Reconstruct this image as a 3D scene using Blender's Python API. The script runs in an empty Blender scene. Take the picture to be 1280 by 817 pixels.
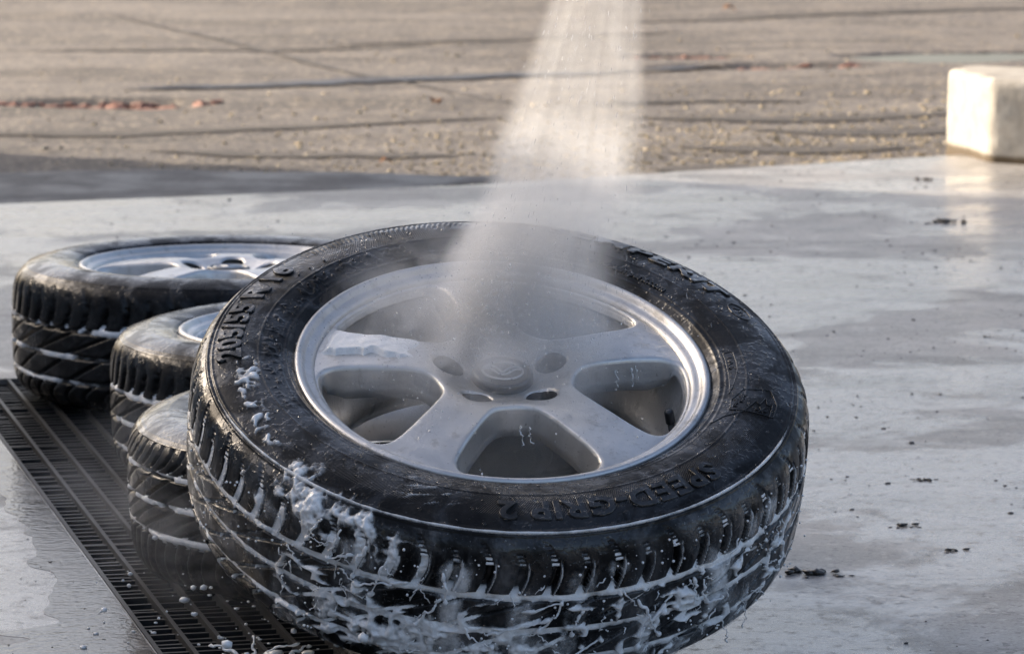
import bpy, bmesh, math, random
import numpy as np
from mathutils import Vector, Matrix
from mathutils.geometry import delaunay_2d_cdt

random.seed(7)
rng = np.random.default_rng(7)
sc = bpy.context.scene
C = sc.collection
PI = math.pi
R = math.radians

# ------------------------------------------------------------------ camera, sky, sun, exposure
cam_data = bpy.data.cameras.new('camera')
cam = bpy.data.objects.new('camera', cam_data)
C.objects.link(cam)
cam.location = (0, 0, 0.933)
cam.rotation_euler = (R(90 - 8.06), 0, 0)
cam_data.sensor_width = 36.0
cam_data.lens = 140.6
cam_data.clip_start = 0.1
cam_data.clip_end = 2000
cam_data.dof.use_dof = True
cam_data.dof.focus_distance = 4.15
cam_data.dof.aperture_fstop = 16.0
sc.camera = cam

SUN_EL = R(21.0)
SUN_AZ = (-0.871, 0.491)                      # horizontal direction towards the sun
world = bpy.data.worlds.new('World')
sc.world = world
world.use_nodes = True
wn = world.node_tree
wn.nodes.clear()
sky = wn.nodes.new('ShaderNodeTexSky')
sky.sky_type = 'NISHITA'
sky.sun_disc = False
sky.sun_elevation = SUN_EL
sky.sun_rotation = math.atan2(SUN_AZ[0], SUN_AZ[1])
sky.air_density = 0.7
sky.dust_density = 5.5
sky.ozone_density = 0.4
bg = wn.nodes.new('ShaderNodeBackground')
bg.inputs['Strength'].default_value = 0.13
wo = wn.nodes.new('ShaderNodeOutputWorld')
wn.links.new(sky.outputs[0], bg.inputs[0])
wn.links.new(bg.outputs[0], wo.inputs[0])

sun_data = bpy.data.lights.new('sun', 'SUN')
sun_data.energy = 5.0
sun_data.angle = R(0.6)
sun_data.color = (1.0, 0.86, 0.70)
sun = bpy.data.objects.new('sun', sun_data)
C.objects.link(sun)
tosun = Vector((SUN_AZ[0] * math.cos(SUN_EL), SUN_AZ[1] * math.cos(SUN_EL), math.sin(SUN_EL)))
sun.rotation_euler = tosun.to_track_quat('Z', 'Y').to_euler()

sc.view_settings.view_transform = 'Standard'
sc.view_settings.look = 'None'
sc.view_settings.gamma = 1.0
sc.view_settings.exposure = 1.3
sc.view_settings.use_curve_mapping = False
sc.render.engine = 'CYCLES'
sc.cycles.max_bounces = 8
sc.cycles.volume_bounces = 2
sc.cycles.use_denoising = True
sc.cycles.volume_step_rate = 1.0

# ------------------------------------------------------------------ numeric noise
def _hash(ix, iy, iz, seed):
    h = (ix.astype(np.uint32) * np.uint32(374761393) + iy.astype(np.uint32) * np.uint32(668265263)
         + iz.astype(np.uint32) * np.uint32(2147483647) + np.uint32(seed * 974711 & 0xffffffff))
    h = (h ^ (h >> np.uint32(13))) * np.uint32(1274126177)
    h = (h ^ (h >> np.uint32(16))) * np.uint32(2246822519)
    h = h ^ (h >> np.uint32(15))
    return (h & np.uint32(0xffffff)).astype(np.float64) / 0xffffff

def vnoise(x, y, z, seed=0):
    x, y, z = np.broadcast_arrays(np.asarray(x, float), np.asarray(y, float), np.asarray(z, float))
    fx, fy, fz = np.floor(x), np.floor(y), np.floor(z)
    ix, iy, iz = (fx + 4096).astype(np.int64), (fy + 4096).astype(np.int64), (fz + 4096).astype(np.int64)
    u, v, w = x - fx, y - fy, z - fz
    u, v, w = u * u * u * (u * (u * 6 - 15) + 10), v * v * v * (v * (v * 6 - 15) + 10), w * w * w * (w * (w * 6 - 15) + 10)
    def hh(a, b, c): return _hash(ix + a, iy + b, iz + c, seed)
    x00 = hh(0, 0, 0) * (1 - u) + hh(1, 0, 0) * u
    x10 = hh(0, 1, 0) * (1 - u) + hh(1, 1, 0) * u
    x01 = hh(0, 0, 1) * (1 - u) + hh(1, 0, 1) * u
    x11 = hh(0, 1, 1) * (1 - u) + hh(1, 1, 1) * u
    return ((x00 * (1 - v) + x10 * v) * (1 - w) + (x01 * (1 - v) + x11 * v) * w)

def fbm(x, y, z, octv=4, seed=0):
    s, a, t, f = 0.0, 1.0, 0.0, 1.0
    for o in range(octv):
        s = s + a * vnoise(x * f, y * f, z * f, seed + o * 17)
        t += a; a *= 0.5; f *= 2.03
    return s / t

def ridged(x, y, z, octv=3, seed=0):
    s, a, t, f = 0.0, 1.0, 0.0, 1.0
    for o in range(octv):
        s = s + a * (1 - np.abs(2 * vnoise(x * f, y * f, z * f, seed + o * 13) - 1))
        t += a; a *= 0.5; f *= 2.1
    return s / t

def sstep(a, b, x):
    t = np.clip((x - a) / (b - a), 0, 1)
    return t * t * (3 - 2 * t)

# ------------------------------------------------------------------ mesh helpers
def mesh_np(name, verts, faces, smooth=True, uv=None):
    """faces: array (n,3) or (n,4); uv: per-vertex (n,2)"""
    me = bpy.data.meshes.new(name)
    verts = np.asarray(verts, np.float32)
    faces = np.asarray(faces, np.int32)
    nf, k = faces.shape
    me.vertices.add(len(verts)); me.vertices.foreach_set('co', verts.ravel())
    me.loops.add(nf * k); me.loops.foreach_set('vertex_index', faces.ravel())
    me.polygons.add(nf); me.polygons.foreach_set('loop_start', np.arange(0, nf * k, k, dtype=np.int32))
    me.polygons.foreach_set('use_smooth', np.full(nf, smooth, dtype=bool))
    if uv is not None:
        ul = me.uv_layers.new(name='uv')
        ul.data.foreach_set('uv', np.asarray(uv, np.float32)[faces.ravel()].ravel())
    me.update(calc_edges=True)
    me.validate()
    return me

def link(name, me, m=None, parent=None):
    o = bpy.data.objects.new(name, me)
    C.objects.link(o)
    if m is not None and me is not None and not me.materials:
        me.materials.append(m)
    if parent is not None:
        o.parent = parent
    return o

def tag(o, label=None, cat=None, group=None, kind=None):
    if label: o['label'] = label
    if cat: o['category'] = cat
    if group: o['group'] = group
    if kind: o['kind'] = kind
    return o

def grid_faces(nr, nc, wrap=True):
    r = np.arange(nr - 1)[:, None]
    c = np.arange(nc if wrap else nc - 1)[None, :]
    a = r * nc + c; b = r * nc + (c + 1) % nc
    d = (r + 1) * nc + c; e = (r + 1) * nc + (c + 1) % nc
    return np.stack([a, b, e, d], -1).reshape(-1, 4)

def lathe(name, prof, n=96, smooth=True, uv=False):
    prof = np.array(prof)
    th = np.linspace(0, 2 * PI, n, endpoint=False)
    rr = prof[:, 0][:, None]; zz = prof[:, 1][:, None]
    v = np.stack([rr * np.cos(th), rr * np.sin(th), zz + 0 * th], -1).reshape(-1, 3)
    f = grid_faces(len(prof), n)[:, ::-1]
    return mesh_np(name, v, f, smooth)

def resample(pts, step, closed=False):
    pts = np.array(pts, float)
    d = np.r_[0, np.cumsum(np.linalg.norm(np.diff(pts, axis=0), axis=1))]
    n = max(2, int(round(d[-1] / step)) + 1)
    t = np.linspace(0, d[-1], n)
    return np.stack([np.interp(t, d, pts[:, i]) for i in range(pts.shape[1])], -1)

def smooth_poly(pts, it=3, closed=False):
    p = np.array(pts, float)
    for _ in range(it):
        if closed:
            q = np.roll(p, -1, 0)
            p = np.stack([.75 * p + .25 * q, .25 * p + .75 * q], 1).reshape(-1, p.shape[1])
        else:
            a = .75 * p[:-1] + .25 * p[1:]; b = .25 * p[:-1] + .75 * p[1:]
            p = np.vstack([p[:1], np.stack([a, b], 1).reshape(-1, p.shape[1]), p[-1:]])
    return p

class Geo:
    """collects tris/quads as triangles into one mesh"""
    def __init__(s): s.v, s.f, s.n = [], [], 0
    def add(s, v, f):
        v = np.asarray(v, float); f = np.asarray(f, int)
        if f.shape[1] == 4: f = np.vstack([f[:, [0, 1, 2]], f[:, [0, 2, 3]]])
        s.v.append(v); s.f.append(f + s.n); s.n += len(v)
    def box(s, c, size, M=None):
        h = np.array(size) / 2
        v = np.array([[x, y, z] for x in (-1, 1) for y in (-1, 1) for z in (-1, 1)]) * h
        if M is not None: v = v @ np.array(M).T
        f = [[0, 1, 3, 2], [4, 6, 7, 5], [0, 4, 5, 1], [2, 3, 7, 6], [0, 2, 6, 4], [1, 5, 7, 3]]
        s.add(v + np.array(c), f)
    def tube(s, pts, rad, n=7):
        pts = np.array(pts, float); rad = np.broadcast_to(np.array(rad, float), (len(pts),))
        t = np.gradient(pts, axis=0); t /= np.linalg.norm(t, axis=1)[:, None] + 1e-12
        ref = np.array([0.31, 0.22, 0.92])
        a = np.cross(t, ref); a /= np.linalg.norm(a, axis=1)[:, None] + 1e-9
        b = np.cross(t, a)
        ph = np.linspace(0, 2 * PI, n, endpoint=False)
        ring = pts[:, None, :] + rad[:, None, None] * (np.cos(ph)[None, :, None] * a[:, None, :] + np.sin(ph)[None, :, None] * b[:, None, :])
        v = ring.reshape(-1, 3)
        base = len(v)
        f = list(grid_faces(len(pts), n))
        s.add(np.vstack([v, pts[:1], pts[-1:]]), np.vstack([np.array(f)[:, [0, 1, 2]], np.array(f)[:, [0, 2, 3]],
              [[base, (i + 1) % n, i] for i in range(n)],
              [[base + 1, (len(pts) - 1) * n + i, (len(pts) - 1) * n + (i + 1) % n] for i in range(n)]]))
    def blob(s, c, rad, seed=0, squash=(1, 1, 1), rough=.25, sub=1):
        v, f = ICO[sub]
        k = 1 + rough * (vnoise(v[:, 0] * 2 + seed, v[:, 1] * 2, v[:, 2] * 2, 3) - .5) * 2
        s.add(v * k[:, None] * np.array(squash) * rad + np.array(c), f)
    def mesh(s, name, smooth=True):
        return mesh_np(name, np.vstack(s.v), np.vstack(s.f), smooth)

def _ico(sub):
    bm = bmesh.new(); bmesh.ops.create_icosphere(bm, subdivisions=sub, radius=1)
    v = np.array([x.co[:] for x in bm.verts]); f = np.array([[q.index for q in p.verts] for p in bm.faces])
    bm.free(); return v, f
ICO = {1: _ico(1), 2: _ico(2)}

# ------------------------------------------------------------------ materials
class NT:
    def __init__(s, name):
        s.m = bpy.data.materials.new(name); s.m.use_nodes = True
        s.t = s.m.node_tree; s.t.nodes.clear()
        s.out = s.t.nodes.new('ShaderNodeOutputMaterial')
        s.tc = s.t.nodes.new('ShaderNodeTexCoord')
    def n(s, typ, **kw):
        x = s.t.nodes.new(typ)
        for k, v in kw.items(): setattr(x, k, v)
        return x
    def put(s, sock, v):
        if isinstance(v, bpy.types.NodeSocket): s.t.links.new(v, sock)
        elif v is not None: sock.default_value = v
    def math(s, op, a, b=None, c=None, clamp=False):
        x = s.n('ShaderNodeMath', operation=op, use_clamp=clamp)
        s.put(x.inputs[0], a)
        if b is not None: s.put(x.inputs[1], b)
        if c is not None: s.put(x.inputs[2], c)
        return x.outputs[0]
    def map(s, v, a, b, c=0.0, d=1.0, smooth=True):
        x = s.n('ShaderNodeMapRange'); x.interpolation_type = 'SMOOTHSTEP' if smooth else 'LINEAR'
        s.put(x.inputs[0], v); s.put(x.inputs[1], a); s.put(x.inputs[2], b); s.put(x.inputs[3], c); s.put(x.inputs[4], d)
        return x.outputs[0]
    def noise(s, scale, detail=3, rough=.55, vec=None, stretch=None, dist=0.0):
        v = vec if vec is not None else s.tc.outputs['Object']
        if stretch:
            mp = s.n('ShaderNodeMapping'); s.put(mp.inputs[0], v); mp.inputs['Scale'].default_value = stretch; v = mp.outputs[0]
        x = s.n('ShaderNodeTexNoise'); s.put(x.inputs['Vector'], v)
        x.inputs['Scale'].default_value = scale; x.inputs['Detail'].default_value = detail
        x.inputs['Roughness'].default_value = rough; x.inputs['Distortion'].default_value = dist
        return x.outputs['Fac']
    def vor(s, scale, feature='F1', vec=None):
        x = s.n('ShaderNodeTexVoronoi', feature=feature); s.put(x.inputs['Vector'], vec or s.tc.outputs['Object'])
        x.inputs['Scale'].default_value = scale
        return x
    def mix(s, f, a, b):
        x = s.n('ShaderNodeMix', data_type='RGBA')
        s.put(x.inputs[0], f)
        for sock, v in ((x.inputs[6], a), (x.inputs[7], b)):
            if isinstance(v, (tuple, list)): sock.default_value = (v[0], v[1], v[2], 1)
            else: s.put(sock, v)
        return x.outputs[2]
    def bump(s, h, strength=.5, dist=.001, normal=None):
        x = s.n('ShaderNodeBump'); x.inputs['Strength'].default_value = strength; x.inputs['Distance'].default_value = dist
        s.put(x.inputs['Height'], h)
        if normal is not None: s.put(x.inputs['Normal'], normal)
        return x.outputs[0]
    def bsdf(s, color, rough=.5, metal=0.0, normal=None, coat=0.0, coat_rough=.05, spec=.5, coat_normal=None, sss=0.0):
        b = s.n('ShaderNodeBsdfPrincipled')
        if isinstance(color, (tuple, list)): b.inputs['Base Color'].default_value = (*color[:3], 1)
        else: s.put(b.inputs['Base Color'], color)
        s.put(b.inputs['Roughness'], rough); s.put(b.inputs['Metallic'], metal)
        s.put(b.inputs['Coat Weight'], coat); s.put(b.inputs['Coat Roughness'], coat_rough)
        s.put(b.inputs['Specular IOR Level'], spec)
        if sss:
            b.inputs['Subsurface Weight'].default_value = sss
            b.inputs['Subsurface Radius'].default_value = (.004, .004, .004)
            b.inputs['Subsurface Scale'].default_value = 1.0
        if normal is not None: s.put(b.inputs['Normal'], normal)
        if coat_normal is not None: s.put(b.inputs['Coat Normal'], coat_normal)
        s.t.links.new(b.outputs[0], s.out.inputs['Surface'])
        return s.m

def mat_concrete_wet():
    t = NT('wet_concrete')
    big = t.noise(1.15, 6, .64, dist=.5)
    mid = t.noise(6, 8, .70, dist=.9)
    strk = t.noise(2.6, 8, .70, stretch=(.45, 1.4, 1), dist=.8)
    fine = t.noise(210, 4, .8)
    pit = t.noise(48, 6, .74)
    sp = t.vor(150).outputs['Color']
    sc_ = t.n('ShaderNodeSeparateColor'); t.put(sc_.inputs[0], sp)
    c = t.mix(t.map(mid, .32, .70), (.21, .20, .188), (.40, .385, .365))
    c = t.mix(t.map(strk, .47, .63, 0, .85), c, (.125, .115, .104))
    c = t.mix(t.map(fine, .50, .72, 0, .7), c, (.075, .070, .066))
    c = t.mix(t.map(pit, .56, .70, 0, .75), c, (.085, .078, .072))
    c = t.mix(t.map(sc_.outputs[0], .90, .97, 0, .55), c, (.04, .037, .034))
    c = t.mix(t.map(sc_.outputs[1], .92, .98, 0, .5), c, (.46, .445, .42))
    wet = t.map(t.math('ADD', big, t.math('MULTIPLY', t.math('SUBTRACT', mid, .5), .35)), .44, .55)                                   # standing water with a visible edge
    wet2 = t.math('MULTIPLY', wet, t.map(pit, .66, .50))
    rough = t.math('ADD', t.map(mid, .35, .75, .26, .44), t.math('ADD', t.map(fine, .4, .7, 0, .12), t.math('MULTIPLY', wet, -.10)))
    h = t.math('ADD', t.math('MULTIPLY', fine, .7), t.math('MULTIPLY', pit, 1.4))
    rip = t.noise(11, 5, .62, stretch=(.6, 1.6, 1))
    nb = t.bump(h, .55, .0020, t.bump(rip, .4, .0025))
    return t.bsdf(c, rough, normal=nb, spec=.36, coat=t.map(wet2, 0, 1, .06, .62), coat_rough=t.map(mid, .3, .7, .05, .16),
                  coat_normal=t.bump(rip, .35, .0018, t.bump(fine, .14, .0006)))

def mat_asphalt():
    t = NT('dusty_asphalt')
    pos = t.tc.outputs['Object']
    fine = t.vor(85).outputs['Color']
    sep = t.n('ShaderNodeSeparateColor'); t.put(sep.inputs[0], fine)
    grain = sep.outputs[0]
    big = t.noise(.8, 7, .66, stretch=(.6, 1.3, 1), dist=.5)
    strk = t.noise(1.9, 6, .65, stretch=(.28, 1.5, 1), dist=.5)
    mid = t.noise(6, 5, .65)
    c = t.mix(t.map(big, .35, .65), (.070, .063, .059), (.140, .127, .117))
    c = t.mix(t.map(strk, .50, .62, 0, .8), c, (.052, .046, .043))
    c = t.mix(t.map(mid, .54, .72, 0, .5), c, (.23, .19, .14))
    c = t.mix(t.map(t.noise(14, 6, .7), .52, .64, 0, .6), c, (.05, .044, .04))
    c = t.mix(t.map(grain, .80, .98, 0, .5, False), c, (.42, .36, .27))
    c = t.mix(t.map(grain, .0, .22, .55, 0, False), c, (.04, .037, .035))
    nb = t.bump(t.math('ADD', t.math('MULTIPLY', grain, .6), t.math('MULTIPLY', t.noise(40, 4, .7), 1.0)), .7, .006)
    return t.bsdf(c, .78, normal=nb, spec=.35)

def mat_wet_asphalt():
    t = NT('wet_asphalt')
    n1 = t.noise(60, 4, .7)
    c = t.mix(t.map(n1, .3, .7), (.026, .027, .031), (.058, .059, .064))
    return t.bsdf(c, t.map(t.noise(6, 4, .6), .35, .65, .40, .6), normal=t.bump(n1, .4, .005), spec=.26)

def mat_water():
    t = NT('puddle_water')
    rip = t.noise(9, 3, .5, stretch=(.7, 1.2, 1))
    return t.bsdf((.035, .034, .032), .05, normal=t.bump(rip, .15, .003), spec=.5)

def mat_film():
    t = NT('water_film')
    n1 = t.noise(9, 6, .65, dist=.6)
    c = t.mix(t.map(n1, .35, .7), (.05, .046, .042), (.13, .122, .112))
    rip = t.noise(26, 4, .6, stretch=(.7, 1.5, 1))
    return t.bsdf(c, t.map(n1, .3, .7, .05, .20), normal=t.bump(t.math('ADD', rip, t.noise(90, 3, .6)), .4, .0020), spec=.5)

def mat_rubber(name, film=.35, hatch=False, base=(.0062, .0063, .0067), spec=.13, coat=.5, rsub=0.0):
    t = NT(name)
    drip = t.noise(24, 5, .65, stretch=(1, 1, .35))
    cloud = t.noise(13, 5, .6, dist=.8)
    fine = t.noise(210, 3, .6)
    f = t.math('MULTIPLY', t.map(drip, .40, .70), t.map(cloud, .36, .64), clamp=True)
    c = t.mix(t.math('MULTIPLY', f, film), base, (.34, .345, .355))
    c = t.mix(t.map(t.noise(330, 2, .5), .66, .76, 0, .30 * min(1, film * 2 + .1)), c, (.5, .51, .52))
    rough = t.math('ADD', t.map(cloud, .3, .7, .26 - rsub, .44 - rsub), t.math('MULTIPLY', f, .3))
    h = t.math('ADD', fine, t.math('MULTIPLY', t.noise(70, 3, .6), 1.6))
    nrm = t.bump(h, .28, .0009)
    if hatch:
        uv = t.n('ShaderNodeUVMap'); uv.uv_map = 'uv'
        sx = t.n('ShaderNodeSeparateXYZ'); t.put(sx.inputs[0], uv.outputs[0])
        ph = t.math('ADD', t.math('MULTIPLY', sx.outputs[0], 2 * PI / .0024), t.math('MULTIPLY', sx.outputs[1], 2 * PI / .0036))
        w = t.math('SINE', ph)
        band = t.math('MULTIPLY', t.map(sx.outputs[1], .258, .262), t.map(sx.outputs[1], .292, .288))
        gate = t.map(t.noise(5.5, 2, .5), .40, .46)
        nrm = t.bump(t.math('MULTIPLY', w, t.math('MULTIPLY', band, gate)), .55, .0007, nrm)
    beads = t.noise(120, 2, .5)
    cn = t.bump(t.math('ADD', t.map(beads, .5, .62), t.math('MULTIPLY', t.noise(38, 4, .6), 1.5)), .45, .0013)
    return t.bsdf(c, rough, normal=nrm, coat=t.map(t.noise(19, 5, .65, dist=.5), .42, .56, .05, coat), coat_rough=.04, spec=spec, coat_normal=cn)

def mat_alloy():
    t = NT('silver_alloy')
    cl = t.noise(11, 6, .65, dist=.9)
    fl = t.noise(48, 5, .7, stretch=(1, 1, .4))
    bead = t.noise(150, 3, .6)
    c = t.mix(t.map(cl, .3, .7), (.52, .515, .505), (.68, .67, .655))
    c = t.mix(t.map(fl, .54, .72, 0, .45), c, (.24, .225, .20))
    c = t.mix(t.map(t.noise(230, 2, .5), .66, .74, 0, .5), c, (.16, .15, .14))
    rough = t.math('ADD', t.map(cl, .3, .7, .30, .46), t.map(fl, .4, .7, 0, .14))
    nb = t.bump(t.math('ADD', bead, t.math('MULTIPLY', fl, 1.2)), .25, .0010)
    return t.bsdf(c, rough, metal=.82, normal=nb, coat=t.map(cl, .40, .54, .08, .75), coat_rough=.06,
                  coat_normal=t.bump(t.math('ADD', t.noise(42, 4, .6), t.map(bead, .5, .62)), .45, .0013))

def mat_foam(name='soap_foam', shell=False):
    t = NT(name)
    v = t.vor(520).outputs['Distance']
    n1 = t.noise(150, 4, .65)
    c = t.mix(t.map(n1, .35, .7), (.80, .805, .80), (.94, .94, .93))
    nb = t.bump(t.math('ADD', v, n1), .3, .0010)
    m = t.bsdf(c, .34, normal=nb, spec=.5, coat=.3, coat_rough=.1)
    b = [n for n in t.t.nodes if n.type == 'BSDF_PRINCIPLED'][0]
    if shell:                              # thin foam lets the rubber show through
        at = t.n('ShaderNodeAttribute'); at.attribute_name = 'thick'
        k = t.math('ADD', at.outputs['Fac'], t.math('MULTIPLY', t.math('SUBTRACT', t.noise(230, 4, .7), .5), .0026))
        t.put(b.inputs['Alpha'], t.map(k, .0002, .0046, 0.0, .97))
    else:
        b.inputs['Alpha'].default_value = .9
    return m

def mat_simple(name, color, rough, metal=0.0, nscale=60, nstr=.3, ndist=.002, var=.35, coat=0.0):
    t = NT(name)
    n1 = t.noise(nscale, 5, .62)
    d = tuple(x * (1 - var) for x in color)
    c = t.mix(t.map(n1, .3, .7), d, color)
    return t.bsdf(c, rough, metal=metal, normal=t.bump(n1, nstr, ndist), coat=coat)

def mat_kerb():
    t = NT('kerb_concrete')
    n1 = t.noise(24, 6, .65); n2 = t.noise(7, 4, .6, stretch=(1, 1, .35))
    sx = t.n('ShaderNodeSeparateXYZ'); t.put(sx.inputs[0], t.tc.outputs['Object'])
    c = t.mix(t.map(n1, .35, .7), (.29, .27, .235), (.38, .36, .32))
    c = t.mix(t.map(n2, .48, .66, 0, .7), c, (.21, .19, .155))
    c = t.mix(t.map(t.noise(60, 3, .6), .70, .76, 0, .8), c, (.16, .14, .11))
    soil = t.math('ADD', sx.outputs[2], t.math('MULTIPLY', n1, -.03))
    c = t.mix(t.map(soil, -.004, .009, 1, 0), c, (.07, .05, .028))
    return t.bsdf(c, .8, normal=t.bump(n1, .5, .004), spec=.3)

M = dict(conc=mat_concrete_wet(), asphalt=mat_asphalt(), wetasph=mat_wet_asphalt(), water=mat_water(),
         tread=mat_rubber('wet_rubber_tread', .36, coat=.95), side=mat_rubber('wet_rubber_sidewall', .045, True, coat=.85),
         rub2=mat_rubber('wet_rubber_dark', .06, coat=.5, spec=.10), rub2s=mat_rubber('wet_rubber_dark_sidewall', .04, spec=.10, coat=.8, rsub=.14), alloy=mat_alloy(), foam=mat_foam(), foamfilm=mat_foam('soap_foam_film', True), kerb=mat_kerb(),
         letter=mat_rubber('wet_rubber_lettering', .08, base=(.010, .0102, .011), spec=.3, coat=.9, rsub=.08),
         cap=mat_simple('cap_plastic', (.085, .087, .09), .32, .5, 90, .15, .0006, .2, .5),
         chrome=mat_simple('emblem_metal', (.55, .56, .57), .28, .9, 90, .1, .0004, .1, .3),
         bore=mat_simple('bolt_recess_metal', (.07, .067, .064), .5, .6, 90, .2, .0008, .3, .3),
         blackrub=mat_simple('black_rubber_cap', (.012, .012, .013), .38, 0, 120, .2, .0005, .2, .6),
         steel=mat_simple('wet_galvanised_steel', (.020, .0205, .0215), .52, .2, 70, .3, .001, .5, .05),
         dark=mat_simple('drain_sludge', (.012, .012, .012), .35, 0, 30, .4, .004, .4, .3),
         wall=mat_simple('painted_block_wall', (.58, .57, .55), .8, 0, 9, .3, .003, .12),
         dirt=mat_simple('wet_dirt', (.022, .019, .016), .5, 0, 80, .6, .004, .5, .2),
         leaf=mat_simple('dead_leaf', (.30, .13, .03), .55, 0, 60, .4, .002, .5),
         leafdk=mat_simple('rotten_leaf', (.035, .028, .022), .4, 0, 60, .4, .002, .5, .4),
         stone=mat_simple('gravel_stone', (.50, .40, .24), .55, 0, 7, .3, .002, .7),
         brick=mat_simple('brick_rubble', (.30, .145, .105), .8, 0, 5, .4, .003, .55),
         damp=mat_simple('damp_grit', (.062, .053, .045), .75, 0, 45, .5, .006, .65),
         film=mat_film(),
         tar=mat_simple('crack_tar', (.055, .05, .047), .75, 0, 40, .4, .003, .4))
for k in ('tread',): pass

# ------------------------------------------------------------------ ground
DIR = np.array([.2425, -.9701]); PER = np.array([.9701, .2425])   # along and across the drain
D0 = np.array([-.800, 6.02])                                      # drain head on its first rail
def dpt(s, o): return D0 + DIR * s + PER * o
DL, DW0, DW1 = 3.6, -.045, .152
SLAB_EDGE = [(-9, 6.1), (-2.6, 7.83), (-1.088, 8.449), (-.106, 8.83), (1.033, 9.50), (2.4, 10.25), (9, 13.8)]

def build_slab():
    e = resample(SLAB_EDGE, .12)
    e[:, 1] += .018 * (fbm(e[:, 0] * 3, 0, 0, 3, 5) - .5)
    outer = [tuple(p) for p in e] + [(9, -4), (-9, -4)]
    hole = [tuple(dpt(0, DW0)), tuple(dpt(0, DW1)), tuple(dpt(DL, DW1)), tuple(dpt(DL, DW0))]
    pts = [Vector(p) for p in outer + hole]
    n = len(outer)
    edges = [(i, (i + 1) % n) for i in range(n)] + [(n + i, n + (i + 1) % 4) for i in range(4)]
    v, _, f, *_ = delaunay_2d_cdt(pts, edges, [], 0, 1e-6)
    def inside(q, poly):
        r = False
        for i in range(len(poly)):
            (x1, y1), (x2, y2) = poly[i], poly[i - 1]
            if (y1 > q[1]) != (y2 > q[1]) and q[0] < (x2 - x1) * (q[1] - y1) / (y2 - y1) + x1: r = not r
        return r
    fs = []
    for t in f:
        c = sum((v[i] for i in t), Vector((0, 0))) / 3
        if inside(c, outer) and not inside(c, hole): fs.append(t)
    V = [(p.x, p.y, 0) for p in v]
    F = [tuple(t) for t in fs]
    k = len(V)
    for p in outer: V.append((p[0], p[1], -.12))
    for i in range(n): F.append((i, (i + 1) % n, k + (i + 1) % n, k + i))
    k2 = len(V)
    for p in hole: V.append((p[0], p[1], -.16))
    for i in range(4): F.append((n + (i + 1) % 4, n + i, k2 + i, k2 + (i + 1) % 4))
    me = bpy.data.meshes.new('concrete_floor'); me.from_pydata(V, [], F)
    bm = bmesh.new(); bm.from_mesh(me); bmesh.ops.recalc_face_normals(bm, faces=bm.faces); bm.to_mesh(me); bm.free()
    if me.polygons[0].normal.z < 0: me.flip_normals()
    o = link('concrete_floor', me, M['conc']); tag(o, kind='structure')
    g = Geo(); c = dpt(DL / 2, (DW0 + DW1) / 2)
    Rm = [[DIR[0], PER[0], 0], [DIR[1], PER[1], 0], [0, 0, 1]]
    g.box((c[0], c[1], -.17), (DL + .02, DW1 - DW0 + .02, .04), Rm)
    tag(link('drain_channel', g.mesh('drain_channel', False), M['dark']), kind='structure')
build_slab()

POTS = [(-1.12, 11.17, .34, .16, .022), (.58, 13.07, .24, .12, .02), (.80, 12.62, .36, .13, .03), (1.60, 13.0, .48, .26, .03)]
def asphalt_z(x, y):
    z = -.022 + .022 * (fbm(x * .7, y * .7, 0, 3, 2) - .5) + .010 * (fbm(x * 5, y * 5, 0, 3, 4) - .5)
    z = z + .0035 * (fbm(x * 26, y * 26, 0, 2, 6) - .5)
    for (px, py, a, b, d) in POTS:
        wob = .5 * (fbm(x * 5, y * 5, 3, 3, 8) - .5)
        q = np.sqrt(((x - px) / a) ** 2 + ((y - py) / b) ** 2) + wob
        z = z - d * sstep(1.1, .75, q)
    far = np.maximum(np.abs(x) - 5, 0) + np.maximum(np.abs(y - 15) - 12, 0)
    z = np.where(far > 0, -.025, z)
    return np.where(y < 5.0, -.06, z)

def build_asphalt():
    xs = np.r_[-600, -60, -12, -6, np.arange(-3.6, 3.6, .03), 6, 12, 60, 600]
    ys = np.r_[-600, -60, -6, 2, np.arange(6.5, 10, .035), np.arange(10, 14, .03), np.arange(14, 22, .09), 24, 27, 40, 100, 600]
    X, Y = np.meshgrid(xs, ys)
    Z = asphalt_z(X, Y)
    me = mesh_np('asphalt', np.stack([X, Y, Z], -1).reshape(-1, 3), grid_faces(len(ys), len(xs), False), True)
    o = link('asphalt', me, M['asphalt']); tag(o, kind='structure')
    # under the slab the sheet stays below it
build_asphalt()

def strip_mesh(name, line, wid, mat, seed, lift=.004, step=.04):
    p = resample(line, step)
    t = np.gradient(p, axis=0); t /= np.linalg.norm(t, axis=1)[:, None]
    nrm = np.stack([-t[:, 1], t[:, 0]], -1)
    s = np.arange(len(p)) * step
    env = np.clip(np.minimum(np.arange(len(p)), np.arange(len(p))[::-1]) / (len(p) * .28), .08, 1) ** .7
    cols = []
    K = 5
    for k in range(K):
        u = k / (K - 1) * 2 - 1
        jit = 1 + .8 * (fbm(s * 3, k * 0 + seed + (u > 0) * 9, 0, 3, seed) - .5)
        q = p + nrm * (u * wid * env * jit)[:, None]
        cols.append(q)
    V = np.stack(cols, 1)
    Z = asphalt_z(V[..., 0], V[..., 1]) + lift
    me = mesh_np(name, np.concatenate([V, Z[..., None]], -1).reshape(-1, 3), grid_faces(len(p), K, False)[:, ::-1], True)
    return tag(link(name, me, mat), kind='structure')

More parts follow.
